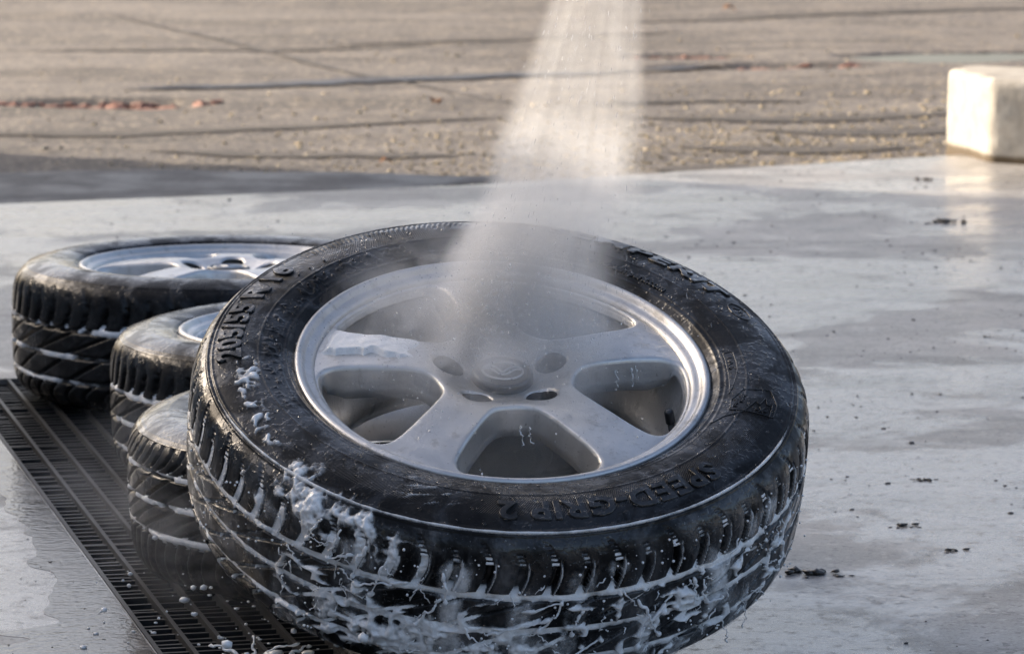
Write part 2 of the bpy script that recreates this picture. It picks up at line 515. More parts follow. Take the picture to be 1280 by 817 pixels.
strip_mesh('wet_rut', [(-1.12, 11.60), (-.57, 11.84), (.012, 12.21), (.45, 12.42)], .085, M['wetasph'], 3, .006)
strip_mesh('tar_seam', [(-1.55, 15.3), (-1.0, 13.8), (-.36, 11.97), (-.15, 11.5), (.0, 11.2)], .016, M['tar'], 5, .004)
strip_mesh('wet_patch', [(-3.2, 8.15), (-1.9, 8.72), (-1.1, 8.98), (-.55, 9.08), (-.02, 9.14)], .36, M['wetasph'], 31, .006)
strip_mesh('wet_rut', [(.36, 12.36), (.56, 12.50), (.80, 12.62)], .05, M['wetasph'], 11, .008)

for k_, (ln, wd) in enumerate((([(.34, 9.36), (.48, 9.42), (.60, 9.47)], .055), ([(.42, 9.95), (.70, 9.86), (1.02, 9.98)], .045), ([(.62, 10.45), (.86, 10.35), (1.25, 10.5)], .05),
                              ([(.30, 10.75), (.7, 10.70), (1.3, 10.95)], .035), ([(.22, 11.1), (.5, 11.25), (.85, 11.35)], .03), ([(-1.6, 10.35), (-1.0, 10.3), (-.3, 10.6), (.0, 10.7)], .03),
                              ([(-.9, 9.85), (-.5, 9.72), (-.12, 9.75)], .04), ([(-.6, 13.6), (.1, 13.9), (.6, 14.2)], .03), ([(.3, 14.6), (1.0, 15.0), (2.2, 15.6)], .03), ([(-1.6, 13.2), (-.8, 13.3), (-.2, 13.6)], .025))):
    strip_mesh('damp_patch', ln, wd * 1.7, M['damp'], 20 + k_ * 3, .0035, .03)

def puddle(cx, cy, a, b, z, seed):
    th = np.linspace(0, 2 * PI, 72, endpoint=False)
    r = 1 + .5 * (fbm(np.cos(th) * 2 + seed, np.sin(th) * 2, 0, 3, seed) - .5)
    g = Geo()
    V = np.vstack([[cx, cy, z], np.stack([cx + a * r * np.cos(th), cy + b * r * np.sin(th), 0 * th + z], -1)])
    g.add(V, [[0, 1 + i, 1 + (i + 1) % 72] for i in range(72)])
    return tag(link('puddle', g.mesh('puddle'), M['water']), kind='structure')
puddle(1.62, 13.0, .52, .25, -.026, 4)
def drain_film():
    # sheet of standing water along the near side of the drain
    n = 260; sv = np.linspace(-.05, 2.6, n)
    w = .015 + .05 * fbm(sv * 3.2, 0, 0, 4, 15) + .20 * sstep(.75, 1.5, sv) * sstep(.38, .62, fbm(sv * 2.6, 3, 0, 4, 16)) + .03 * fbm(sv * 14, 1, 0, 3, 18)
    rows = []
    for k in range(6):
        u = k / 5
        rows.append([(*dpt(a, DW0 - .002 - u * b), .0003) for a, b in zip(sv, w)])
    V = np.array(rows).reshape(-1, 3)
    me = mesh_np('puddle', V, grid_faces(6, n, False))
    if me.polygons[0].normal.z < 0: me.flip_normals()
    tag(link('puddle', me, M['film']), kind='structure')
drain_film()

# ------------------------------------------------------------------ wash bay wall (throws the shade over the bay)
def build_wall():
    root = link('wash_bay_wall', None)
    root.location = (-4.15, 4.2, 0)
    g = Geo(); g.box((0, 0, 1.10), (.24, 14.4, 2.2)); link('wall_panel', g.mesh('wall_panel', False), M['wall'], root)
    g = Geo(); g.box((0, 0, 2.25), (.30, 14.46, .095)); link('coping', g.mesh('coping', False), M['kerb'], root)
    tag(root, 'pale wash bay wall standing left of the wheels', 'wall')
build_wall()

# ------------------------------------------------------------------ drain grate
def build_grate():
    root = link('drain_grate', None)
    root.location = (D0[0], D0[1], 0)
    root.rotation_euler = (0, 0, math.atan2(DIR[1], DIR[0]))     # local x runs along the drain, local -y ... across
    sgn = 1 if (-math.sin(root.rotation_euler[2]) * PER[0] + math.cos(root.rotation_euler[2]) * PER[1]) > 0 else -1
    L = 2.9
    g = Geo(); g.box((L / 2, 0, -.013), (L, .005, .026)); rail = g.mesh('rail', False); rail.materials.append(M['steel'])
    for off in (-.041, -.004, .033, .070, .107, .147):
        o = link('rail', rail, None, root); o.location = (0, sgn * off, -.0005)
    g = Geo(); g.box((0, 0, -.011), (.0055, .186, .017)); bar = g.mesh('cross_bar', False); bar.materials.append(M['steel'])
    for i in range(int(L / .024)):
        o = link('cross_bar', bar, None, root); o.location = (.012 + i * .024 + rng.normal() * .0012, sgn * .0535, -.0035 - abs(rng.normal()) * .0015)
        o.rotation_euler = (rng.normal() * .008, 0, rng.normal() * .012)
    tag(root, 'dark wet steel drain grate running past the stacked small wheels on the left', 'drain grate')
    root['label'] = 'dark wet steel drain grate in the floor beside the wheels'
build_grate()

# ------------------------------------------------------------------ tyres
PROF = [(.2165, .0845), (.2225, .0905), (.229, .0955), (.240, .0995), (.253, .1015), (.266, .1010), (.278, .0985),
        (.289, .0945), (.297, .0900), (.3030, .0848), (.3085, .0775), (.3122, .0680), (.3145, .0550), (.3156, .0300), (.3160, 0)]
def full_profile(scale_r=1.0, scale_w=1.0):
    p = np.array(PROF); p = np.vstack([p, (p * [1, -1])[:-1][::-1]])
    p = smooth_poly(p, 2)
    p = resample(p, .0004)
    # scale radial beyond bead
    p[:, 0] = .2165 + (p[:, 0] - .2165) * scale_r
    p[:, 1] *= scale_w
    return p
def prof_frames(p):
    t = np.gradient(p, axis=0); t /= np.linalg.norm(t, axis=1)[:, None]
    n = np.stack([-t[:, 1], t[:, 0]], -1)           # outward
    if n[len(n) // 2, 0] < 0: n = -n
    return n

def tread_depth(u, a, z, R0, npairs=31, big=True):
    """groove depth below the smooth surface; u arc along the circumference, a arc from the shoulder ring"""
    L = 2 * PI * R0
    d = np.zeros(np.broadcast(u, a, z).shape)
    for (c, w, dep) in ((.0245, .0075, .0072), (-.0145, .0070, .0072), (-.0520, .0065, .0068)):
        d = np.maximum(d, dep * sstep(w / 2 + .0009, w / 2 - .0009, np.abs(z - c)))
    # shoulder grooves
    p = L / (2 * npairs)
    aa = np.clip(a / .071, 0, 1)
    sh = .015 * np.sin(PI * aa ** .85) + .004 * aa
    q = (u - sh) / p
    k = np.floor(q + .5)
    dist = np.abs(q - k) * p
    par = np.mod(k, 2)
    st = np.where(par == 0, .0035, .0150)
    en = np.where(par == 0, .026, .030)
    up = (z > .0245)
    wid = .0032 + .0010 * aa
    dep = .0080 * sstep(st + .012, st + .030, a) + .0022 * sstep(st, st + .002, a)
    lad = (np.mod(a, .0046) < .0023) & (a < en) & (a > st)
    dep = np.where(lad, .0009, dep)
    gg = dep * sstep(wid + .0008, wid - .0006, dist)
    d = np.maximum(d, np.where(up, gg, 0))
    # second thin groove hugging the first one (the raised lip beside each groove)
    dist2 = np.abs(q - k - .0082 / p) * p
    d = np.maximum(d, np.where(up & (a > st + .018), .0020 * sstep(.0018, .0005, dist2), 0))
    # gentle crowning of the blocks
    d = d + np.where(up, .0016 * sstep(.42, .08, np.abs(q - k)) * sstep(.006, .03, a), 0)
    # swept grooves in the centre ribs
    p2 = L / npairs
    m1 = (z < .0245) & (z > -.0145)
    s1 = (.0245 - z) * 2.6
    q1 = (u + s1) / p2; d1 = np.abs(q1 - np.round(q1)) * p2
    d = np.maximum(d, np.where(m1, .0045 * sstep(.0058, .0040, d1), 0))
    q1b = (u + s1 * .62 + p2 * .5) / p2; d1b = np.abs(q1b - np.round(q1b)) * p2
    d = np.maximum(d, np.where(m1, .0016 * sstep(.0028, .0014, d1b), 0))
    m2 = (z < -.0145) & (z > -.0520)
    s2 = (-.0145 - z) * 2.0
    q2 = (u + s2 + p2 * .3) / p2; d2 = np.abs(q2 - np.round(q2)) * p2
    d = np.maximum(d, np.where(m2, .0045 * sstep(.0052, .0036, d2), 0))
    m3 = z <= -.0520
    s3 = (-.052 - z) * .8 + .012 * np.sin(PI * np.clip((-.052 - z) / .035, 0, 1))
    q3 = (u + s3) / p; d3 = np.abs(q3 - np.round(q3)) * p
    d = np.maximum(d, np.where(m3, .0060 * sstep(.0033, .0020, d3), 0))
    return d

def rev(P, N, off, th):
    rr = P[:, 0][:, None] + N[:, 0][:, None] * off
    zz = P[:, 1][:, None] + N[:, 1][:, None] * off
    return np.stack([rr * np.cos(th), rr * np.sin(th), zz + 0 * th], -1)

KR = 1.17                                     # the front tyre has a taller sidewall
def rho(r): return .2165 + (r - .2165) * KR
def side_relief(P, th, main):
    r = .2165 + (P[:, 0][:, None] - .2165) / (KR if main else 1.0); u = th[None, :] * .28
    off = np.zeros((len(P), len(th)))
    def ridge(c, h, w): return h * np.exp(-((r - c) / w) ** 2)
    seg = .75 + .25 * (np.mod(u, .021) > .0014)
    off = off + ridge(.2995, .0016, .0010) * seg + ridge(.2955, .0014, .0009) * seg
    off = off - ridge(.2975, .0008, .0007)
    off = off + ridge(.2295, .0012, .0016) + ridge(.2345, .0005, .0010)
    if main:
        deg = np.degrees(th) % 360
        gap = ((deg > 345) & (deg < 352))
        off = off + ridge(.2535, .0010, .0008) * np.where(gap, 0, 1)[None, :]
        # fine serrated band on the far left shoulder
        g = sstep(98, 104, deg) * sstep(142, 137, deg)
        off = off + (.0011 * (np.sin(2 * PI * u / .0058 + (r - .285) * 420) > 0) * np.exp(-((r - .2855) / .0070) ** 4)) * g[None, :]
        # knobbly mould pattern near the bead on the left
        g2 = sstep(112, 120, deg) * sstep(215, 200, deg)
        X, Y = np.cos(th)[None, :] * r, np.sin(th)[None, :] * r
        kn = sstep(.52, .75, fbm(X * 170, Y * 170, 0, 2, 21))
        off = off + .0016 * kn * np.exp(-((r - .2415) / .008) ** 4) * g2[None, :]
    else:
        off = off + ridge(.262, .0009, .0010)
    return off

def build_tyre(name, parent, main, nth, ntr, nsd, ns_th, sr=1.0, sw=1.0, npairs=31, mt=None, ms=None):
    P = full_profile(sr, sw); N = prof_frames(P)
    r0 = .2165 + (.3005 - .2165) * sr
    i0 = int(np.argmax(P[:, 0] > r0)); i1 = len(P) - i0
    s = np.arange(len(P)) * .0004
    th = np.linspace(0, 2 * PI, nth, endpoint=False)
    # sidewall (outer face) plus inner sidewall
    idx = np.unique(np.round(np.linspace(0, i0 + 4, nsd)).astype(int))
    ths = np.linspace(0, 2 * PI, ns_th, endpoint=False)
    off = side_relief(P[idx], ths, main)
    V = rev(P[idx], N[idx], off, ths)
    uv = np.stack([np.broadcast_to(ths * .28, V.shape[:2]), np.broadcast_to(P[idx][:, 0][:, None], V.shape[:2])], -1)
    f = grid_faces(len(idx), ns_th)
    f = f[:, ::-1]
    tyre = link('tyre', mesh_np('tyre', V.reshape(-1, 3), f, True, uv.reshape(-1, 2)), ms, parent)
    # tread
    it = np.unique(np.round(np.linspace(i0, i1, ntr)).astype(int))
    R0 = P[:, 0].max()
    u = th[None, :] * R0
    a = (s[it] - s[i0])[:, None]; z = (P[it][:, 1] / sw)[:, None]
    dep = tread_depth(u, a / sw, z, R0, npairs)
    fade = np.minimum(sstep(0, .003, a), 1)
    V = rev(P[it], N[it], -dep * fade, th)
    tr = link('tread', mesh_np('tread', V.reshape(-1, 3), grid_faces(len(it), nth)[:, ::-1], True), mt, tyre)
    # inner sidewall, hidden underneath
    j = np.unique(np.round(np.linspace(i1 - 4, len(P) - 1, 40)).astype(int))
    n2 = 360 if not main else 200
    th2 = np.linspace(0, 2 * PI, n2, endpoint=False)
    V = rev(P[j], N[j], side_relief(P[j], th2, False), th2)
    link('inner_sidewall', mesh_np('inner_sidewall', V.reshape(-1, 3), grid_faces(len(j), n2)[:, ::-1], True), ms, tyre)
    return tyre, P, N

# ------------------------------------------------------------------ rim
SPOKE0 = 29.0
def face_z(x, y):
    r = np.hypot(x, y)
    z = np.interp(r, [0, .030, .040, .052, .070, .085, .105, .14, .175, .2], [.077, .077, .0785, .0825, .0900, .0925, .0920, .0890, .0845, .0800])
    return z

def win_contour():
    half = [(.0775, 0), (.0785, 7.5), (.084, 14), (.094, 17.6), (.110, 20.4), (.130, 22.4), (.150, 23.7), (.172, 24.4), (.186, 23.8), (.194, 21.6), (.1965, 18.5), (.1975, 12), (.1978, 0)]
    pl = [(r, a) for r, a in half] + [(r, -a) for r, a in half[-2:0:-1]]
    xy = np.array([(r * math.cos(R(a)), r * math.sin(R(a))) for r, a in pl])
    xy = smooth_poly(xy, 2, True)
    xy = resample(np.vstack([xy, xy[:1]]), .0035)[:-1]
    return xy
def offset_loop(c, d):
    t = np.roll(c, -1, 0) - np.roll(c, 1, 0); t /= np.linalg.norm(t, axis=1)[:, None]
    return c + np.stack([t[:, 1], -t[:, 0]], -1) * d     # ccw loop: positive d is outwards
def poly_sd(px, py, c):
    """distance to closed loop c, positive outside"""
    d = np.full(px.shape, 9.0); ins = np.zeros(px.shape, bool)
    for i in range(len(c)):
        x1, y1 = c[i]; x2, y2 = c[(i + 1) % len(c)]
        ex, ey = x2 - x1, y2 - y1
        t = np.clip(((px - x1) * ex + (py - y1) * ey) / (ex * ex + ey * ey), 0, 1)
        d = np.minimum(d, np.hypot(px - x1 - t * ex, py - y1 - t * ey))
        if y1 != y2:
            cr = ((y1 > py) != (y2 > py)) & (px < (x2 - x1) * (py - y1) / (y2 - y1) + x1)
            ins ^= cr
    return np.where(ins, -d, d)

def build_rim_meshes():
    W = win_contour()
    area = .5 * np.sum(W[:, 0] * np.roll(W[:, 1], -1) - np.roll(W[:, 0], -1) * W[:, 1])
    if area < 0: W = W[::-1]
    def rot(c, deg):
        a = R(deg); return c @ np.array([[math.cos(a), math.sin(a)], [-math.sin(a), math.cos(a)]])
    wins = [rot(W, SPOKE0 + 36 + 72 * k) for k in range(5)]
    hc = [(.0585 * math.cos(R(SPOKE0 + 72 * k)), .0585 * math.sin(R(SPOKE0 + 72 * k))) for k in range(5)]
    HR = .0165
    CR = .0315
    pts, edges = [], []
    def loop(c):
        b = len(pts)
        for p in c: pts.append(Vector((float(p[0]), float(p[1]))))
        for i in range(len(c)): edges.append((b + i, b + (i + 1) % len(c)))
    def circ(cx, cy, r, n):
        t = np.linspace(0, 2 * PI, n, endpoint=False); return np.stack([cx + r * np.cos(t), cy + r * np.sin(t)], -1)
    OUT = .2
    for w in wins:
        loop(w)
    for k, w in enumerate(wins):
        for d in (.0010, .0022, .0040, .0065):
            q = offset_loop(w, d)
            q = q[np.hypot(q[:, 0], q[:, 1]) < OUT - .0006]
            for p in q: pts.append(Vector((float(p[0]), float(p[1]))))
    for h in hc:
        loop(circ(h[0], h[1], HR, 36))
        for d in (.001, .0025, .0045):
            for p in circ(h[0], h[1], HR + d, 36): pts.append(Vector((float(p[0]), float(p[1]))))
    loop(circ(0, 0, CR, 60)); loop(circ(0, 0, OUT, 240))
    for d in (.0012, .003): 
        for p in circ(0, 0, CR + d, 60): pts.append(Vector((float(p[0]), float(p[1]))))
    gx, gy = np.meshgrid(np.arange(-.198, .198, .0055), np.arange(-.198, .198, .0055))
    gx = gx.ravel(); gy = gy.ravel()
    gr = np.hypot(gx, gy)
    sd = np.min([poly_sd(gx, gy, w) for w in wins], axis=0)
    hd = np.min([np.hypot(gx - h[0], gy - h[1]) - HR for h in hc], axis=0)
    ok = (gr < OUT - .004) & (gr > CR + .005) & (sd > .009) & (hd > .007)
    for x, y in zip(gx[ok], gy[ok]): pts.append(Vector((float(x), float(y))))
    v, _, f, *_ = delaunay_2d_cdt(pts, edges, [], 0, 1e-7)
    V = np.array([(p.x, p.y) for p in v]); F = np.array([t for t in f if len(t) == 3])
    cen = V[F].mean(1)
    sd = np.min([poly_sd(cen[:, 0], cen[:, 1], w) for w in wins], axis=0)
    hd = np.min([np.hypot(cen[:, 0] - h[0], cen[:, 1] - h[1]) - HR for h in hc], axis=0)
    cr = np.hypot(cen[:, 0], cen[:, 1])
    keep = (sd > 0) & (hd > -HR * .02) & (cr < OUT) & (cr > CR)
    F = F[keep]
    sdv = np.maximum(np.min([poly_sd(V[:, 0], V[:, 1], w) for w in wins], axis=0), 0)
    hdv = np.maximum(np.min([np.hypot(V[:, 0] - h[0], V[:, 1] - h[1]) - HR for h in hc], axis=0), 0)
    def rnd(d, rad): k = np.clip(1 - d / rad, 0, 1); return rad * (1 - np.sqrt(np.maximum(1 - k * k, 0)))
    Z = face_z(V[:, 0], V[:, 1]) - rnd(sdv, .0045) - rnd(hdv, .003)
    # soft raised shoulders along the windows
    V3 = np.c_[V, Z]
    # orientation
    a = V3[F[:, 1]] - V3[F[:, 0]]; b = V3[F[:, 2]] - V3[F[:, 0]]
    flip = np.cross(a, b)[:, 2] < 0
    F[flip] = F[flip][:, ::-1]
    full = mesh_np('face', V3, F)
    nv = np.zeros(len(V3) * 3, np.float32); full.vertices.foreach_get('normal', nv); nv = nv.reshape(-1, 3)
    cen = V[F].mean(1); cr = np.hypot(cen[:, 0], cen[:, 1])
    ang = np.degrees(np.arctan2(cen[:, 1], cen[:, 0])) - SPOKE0
    sec = np.round(ang / 72).astype(int) % 5
    hub = cr < .083
    def sub(mask, name, extra=None):
        ff = F[mask]; used = np.unique(ff); m = -np.ones(len(V3), int); m[used] = np.arange(len(used))
        vv = V3[used]; nn = nv[used]; ff = m[ff]
        me = mesh_np(name, vv, ff)
        me.normals_split_custom_set_from_vertices([tuple(x) for x in nn])
        me.materials.append(M['alloy'])
        return me
    hubm = sub(hub, 'hub')
    spokes = [sub((~hub) & (sec == k), 'spoke') for k in range(5)]
    # walls of the windows, one mesh per opening
    walls = []
    for w in wins:
        r = np.hypot(w[:, 0], w[:, 1])
        z0 = face_z(w[:, 0], w[:, 1]) - .0045
        dmax = np.interp(r, [.08, .165, .186, .194], [.031, .034, .024, .008])
        rows = []
        for fdep, inset in ((0, 0), (.06, -.0004), (.3, -.0014), (.65, -.0026), (.97, -.004), (1.0, -.0030), (1.0, .003)):
            q = offset_loop(w, inset)
            rows.append(np.c_[q, z0 - dmax * fdep])
        me = mesh_np('window_wall', np.vstack(rows), grid_faces(len(rows), len(w))[:, ::1])
        me.materials.append(M['alloy']); walls.append(me)
    # bolt recess: one bore each
    bores = []
    for h in hc:
        zc = float(face_z(np.array(h[0]), np.array(h[1]))) - .003
        th = np.linspace(0, 2 * PI, 36, endpoint=False)
        rows = []
        for rr, dz in ((HR, 0.004), (HR - .0003, -.004), (HR - .0012, -.022), (.0115, -.024), (.0095, -.0225), (.0085, -.014), (.0070, -.012), (.0005, -.012)):
            x = h[0] + rr * np.cos(th); y = h[1] + rr * np.sin(th)
            zz = (face_z(x, y) - .003) if dz > 0 else np.full(36, zc + dz)
            rows.append(np.stack([x, y, zz], -1))
        me = mesh_np('bolt_recess', np.vstack(rows), grid_faces(len(rows), 36)[:, ::1])
        me.materials.append(M['bore']); bores.append(me)
    prof = [(.2190, .0800), (.2222, .0850), (.2226, .0895), (.2210, .0925), (.2180, .0938), (.2148, .0925), (.2124, .0893), (.2108, .0868), (.2080, .0858),
            (.2046, .0852), (.2016, .0832), (.1998, .0795), (.1986, .0755), (.1974, .0690), (.1945, .0560), (.1880, .0400), (.1810, .0200), (.1720, -.015),
            (.1730, -.045), (.1900, -.070), (.2090, -.084), (.2180, -.0865), (.2215, -.084)]
    prof = smooth_poly(prof, 2)
    barrel = lathe('rim', prof, 256); barrel.materials.append(M['alloy'])
    bp = smooth_poly([(.190, -.052), (.13, -.060), (.075, -.055), (.074, -.02), (.0005, -.02)], 1)
    capp = smooth_poly([(.0335, .070), (.0332, .0815), (.0318, .0855), (.0300, .0872), (.0278, .0868), (.0262, .0846), (.0240, .0845), (.0200, .0853), (.0100, .0858), (.0003, .0860)], 2)
    cap = lathe('centre_cap', capp, 64); cap.materials.append(M['cap'])
    # winged emblem inside an oval ring
    g = Geo(); t = np.linspace(0, 2 * PI, 60)
    ov = np.stack([.0215 * np.cos(t), .0165 * np.sin(t), 0 * t + .0865], -1)
    g.tube(ov, .0013, 8)
    for sx in (-1, 1):
        wv = smooth_poly([(sx * .0212, .0035, .0868), (sx * .0165, .0072, .0868), (sx * .0105, .0076, .0868), (sx * .0055, .0040, .0868), (0, -.0040, .0868)], 3)
        rad = np.interp(np.linspace(0, 1, len(wv)), [0, .5, 1], [.0007, .0017, .0012]); g.tube(wv, rad, 8)
        wv = smooth_poly([(sx * .0212, .0035, .0866), (sx * .0150, .0040, .0866), (sx * .0098, .0010, .0866), (sx * .0050, -.0060, .0866), (sx * .0, -.0072, .0866)], 3)
        g.tube(wv, np.interp(np.linspace(0, 1, len(wv)), [0, .5, 1], [.0007, .0013, .0009]), 8)
    emb = g.mesh('emblem'); emb.materials.append(M['chrome'])
    return dict(hub=hubm, spokes=spokes, walls=walls, bores=bores, barrel=barrel, cap=cap, emblem=emb)
RM = build_rim_meshes()

def valve_mesh():
    g = Geo()
    g.tube([(0, 0, 0), (0, 0, .012), (0, 0, .013), (0, 0, .034)], [.0055, .0050, .0040, .0037], 14)
    st = g.mesh('valve_stem'); st.materials.append(M['bore'])
    g = Geo()
    g.tube([(0, 0, .026), (0, 0, .027), (0, 0, .040), (0, 0, .0425)], [.0048, .0054, .0052, .0036], 14)
    cp = g.mesh('valve_cap'); cp.materials.append(M['blackrub'])
    return st, cp
VALVE = valve_mesh()

def add_rim(root, spin=0.0):
    rim = link('rim', RM['barrel'], None, root)
    rim.rotation_euler = (0, 0, R(spin))
    link('hub', RM['hub'], None, rim)
    for k in range(5):
        link('spoke', RM['spokes'][k], None, rim)
        link('window_wall', RM['walls'][k], None, rim)
        link('bolt_recess', RM['bores'][k], None, rim)
    cap = link('centre_cap', RM['cap'], None, root); cap.rotation_euler = (0, 0, R(spin * 0 + 4))
    link('emblem', RM['emblem'], None, cap)
    st = link('valve_stem', VALVE[0], None, root)
    a = R(SPOKE0 - 33 + spin)
    st.location = (.190 * math.cos(a), .190 * math.sin(a), .020)
    st.rotation_euler = (0, R(-14) , a)
    link('valve_cap', VALVE[1], None, st)
    return rim

# ------------------------------------------------------------------ sidewall lettering
def side_z(P, r):
    half = P[:len(P) // 2]
    o = np.argsort(half[:, 0])
    return np.interp(r, half[o, 0], half[o, 1])
def text_mesh(txt, size, extrude=.0009, bold=.0, spacing=1.0, shear=0.0):
    cu = bpy.data.curves.new('lettering', 'FONT')
    cu.body = txt; cu.size = size; cu.extrude = extrude; cu.offset = bold; cu.space_character = spacing
    cu.align_x = 'CENTER'; cu.align_y = 'CENTER'; cu.shear = shear; cu.resolution_u = 3
    cu.bevel_depth = extrude * .25; cu.bevel_resolution = 0
    ob = bpy.data.objects.new('lettering', cu); C.objects.link(ob)
    dg = bpy.context.evaluated_depsgraph_get(); dg.update()
    me = bpy.data.meshes.new_from_object(ob.evaluated_get(dg))
    C.objects.unlink(ob); bpy.data.objects.remove(ob); 
    return me
def wrap_text(txt, deg, r, size, P, parent, mat, sx=1.0, lift=.0006, **kw):
    r = rho(r); me = text_mesh(txt, size, **kw)
    n = len(me.vertices); co = np.zeros(n * 3, np.float32); me.vertices.foreach_get('co', co); co = co.reshape(-1, 3)
    th = R(deg) - co[:, 0] * sx / r
    rr = r + co[:, 1]
    z = side_z(P, rr) + lift + co[:, 2]
    out = np.stack([rr * np.cos(th), rr * np.sin(th), z], -1).astype(np.float32)
    me.vertices.foreach_set('co', out.ravel()); me.update()
    me.materials.clear(); me.materials.append(mat)
    return link('lettering', me, None, parent)

def line_marks(name, strokes, P, parent, mat, rad=.0007):
    """strokes: lists of (deg, r)"""
    g = Geo()
    for s in strokes:
        s = resample([(R(a) * .27, rho(r)) for a, r in s], .003)
        th = s[:, 0] / .27; rr = s[:, 1]
        g.tube(np.stack([rr * np.cos(th), rr * np.sin(th), side_z(P, rr) + .0003], -1), rad, 6)
    return link(name, g.mesh(name), mat, parent)

# ------------------------------------------------------------------ the big leaning wheel
def wheel_matrix(flange, tilt, roll):
    n = Vector((math.sin(roll), -math.sin(tilt) * math.cos(roll), math.cos(tilt) * math.cos(roll)))
    y = Vector((0, 1, 0)); y = (y - n * y.dot(n)).normalized(); x = y.cross(n)
    m = Matrix((x, y, n)).transposed().to_4x4()
    m.translation = Vector(flange) - n * .0932
    return m
GW = 'wheels laid out on the wash bay floor'
main = link('car_wheel', None)
main.matrix_world = wheel_matrix((-.0095, 4.206, .296), R(23.11), R(4.0))
tag(main, 'largest wheel in front, tilted on another and covered with soap foam', 'wheel', GW)
MT, MP, MN = build_tyre('tyre', main, True, 1900, 165, 110, 1500, sr=KR, mt=M['tread'], ms=M['side'])
add_rim(main)
L = M['letter']
wrap_text('SEMPERIT', 59, .2810, .0300, MP, MT, L, sx=1.68, bold=.0008, spacing=1.10, extrude=.0014)
wrap_text('205/55 R 16', 167, .2795, .0350, MP, MT, L, sx=1.14, bold=.0009, spacing=1.06, extrude=.0016)
wrap_text('91 H', 122, .2640, .0150, MP, MT, L, sx=1.1, bold=.0003) if False else None
wrap_text('SPEED-GRIP 2', 296, .2740, .0330, MP, MT, L, sx=1.20, bold=.0008, spacing=1.08, extrude=.0014)
wrap_text('www.semperit.com', 57, .2400, .0125, MP, MT, L, sx=1.05, extrude=.0009, bold=.0003)
line_marks('oval_mark', [[(29 + 3.6 * math.cos(t), .2800 + .0085 * math.sin(t)) for t in np.linspace(0, 2 * PI, 25)],
                         [(30.6, .2770), (29.6, .2835), (28.8, .2785), (28.0, .2835), (27.2, .2770)]], MP, MT, L)
line_marks('wear_mark', [[(12, .2365), (12, .2455), (4, .2455), (352.5 - 360, .2385), (4, .2365), (12, .2365)],
                         [(9.5, .2385), (9.5, .2435)], [(8, .2385), (7.2, .2435), (6.4, .2385)], [(5, .2385), (5, .2435), (4, .2435)]], MP, MT, L, .0005)
line_marks('mountain_mark', [[(349.5, .2420), (354.5, .2500), (356.0, .2750), (351.0, .2830), (346.2, .2830), (344.8, .2440), (349.5, .2420)],
                             [(344.9, .2560), (350.5, .2640), (349.2, .2680), (352.6, .2720), (349.8, .2745), (350.8, .2790), (345.6, .2800)],
                             [(347.0, .2660), (347.4, .2760)], [(346.2, .2690), (348.4, .2730)], [(346.2, .2735), (348.4, .2685)],
                             [(344.8, .2560), (341.5, .2420), (337.5, .2350)]], MP, MT, L, .0007)
wrap_text('alpine', 350.6, .2515, .0070, MP, MT, L, extrude=.0005)
wrap_text('symbol', 348.4, .2470, .0060, MP, MT, L, extrude=.0005)
# vent nibs: small moulded dots on the sidewall
g = Geo()
for a, r in ((139, .262), (144, .262), (148, .262), (136, .252), (143, .247), (146, .249), (150, .246), (154, .244), (133, .247)):
    r = rho(r); z = float(side_z(MP, r)); g.blob((r * math.cos(R(a)), r * math.sin(R(a)), z + .0008), .0017, a, (1, 1, .8), .1)
link('vent_nibs', g.mesh('vent_nibs'), L, MT)

# ------------------------------------------------------------------ the three flat wheels
SPECS = [((-.139, 4.665), .988, .93, 41, 20, R(1.6), R(-2.2), 'smaller wheel partly hidden behind the foamy front wheel, next to the drain'),
         ((-.222, 5.290), .985, .95, 33, 52, R(.3), R(-.6), 'flat wheel in the middle of the row, between the two other flat wheels'),
         ((-.4240, 5.925), 1.06, 1.0, 28, -13, R(.2), R(.4), 'farthest wheel lying flat, silver spokes seen edge-on')]
flat = []
for (xy, sr, sw, npair, spin, tx, ty, lab) in SPECS:
    root = link('car_wheel', None)
    root.location = (xy[0], xy[1], .0850 * sw + .0052 + .0085)
    root.rotation_euler = (tx, ty, 0)
    if not flat: root.rotation_euler = (tx + PI, ty, 0)          # this one lies face down
    tag(root, lab, 'wheel', GW)
    ty_, P_, N_ = build_tyre('tyre', root, False, 720, 84, 40, 360, sr, sw, npair, M['rub2'], M['rub2s'])
    add_rim(root, spin)
    root['label'] = lab
    flat.append((root, P_, N_, sr, sw))

# ------------------------------------------------------------------ soap foam
def foam_shell(name, P, N, i0, i1, nth, ns, th0, th1, F, depthf, cut=.0010):
    """foam surface at height F over the smooth tyre; kept where it rises above the grooved surface"""
    it = np.unique(np.round(np.linspace(i0, i1, ns)).astype(int))
    th = np.linspace(th0, th1, nth)
    off, dep = F(th, it), depthf(th, it)
    keep = off > -dep - cut
    V = rev(P[it], N[it], np.maximum(off, -dep - cut * 1.5), th)
    f = grid_faces(len(it), nth, False)
    k = keep.ravel()[f].any(1)
    f = f[k][:, ::-1]
    used = np.unique(f); m = -np.ones(V.shape[0] * V.shape[1], int); m[used] = np.arange(len(used))
    thick = np.maximum(off + dep, 0).ravel()[used]
    return V.reshape(-1, 3)[used], m[f], thick

def shell_mesh(name, v, f, thick):
    me = mesh_np(name, v, f)
    if len(me.vertices) == len(thick):
        at = me.attributes.new('thick', 'FLOAT', 'POINT'); at.data.foreach_set('value', thick.astype(np.float32))
    return me

def box_deg(deg, a, b, soft):
    return sstep(a - soft, a + soft, deg) * sstep(b + soft, b - soft, deg)

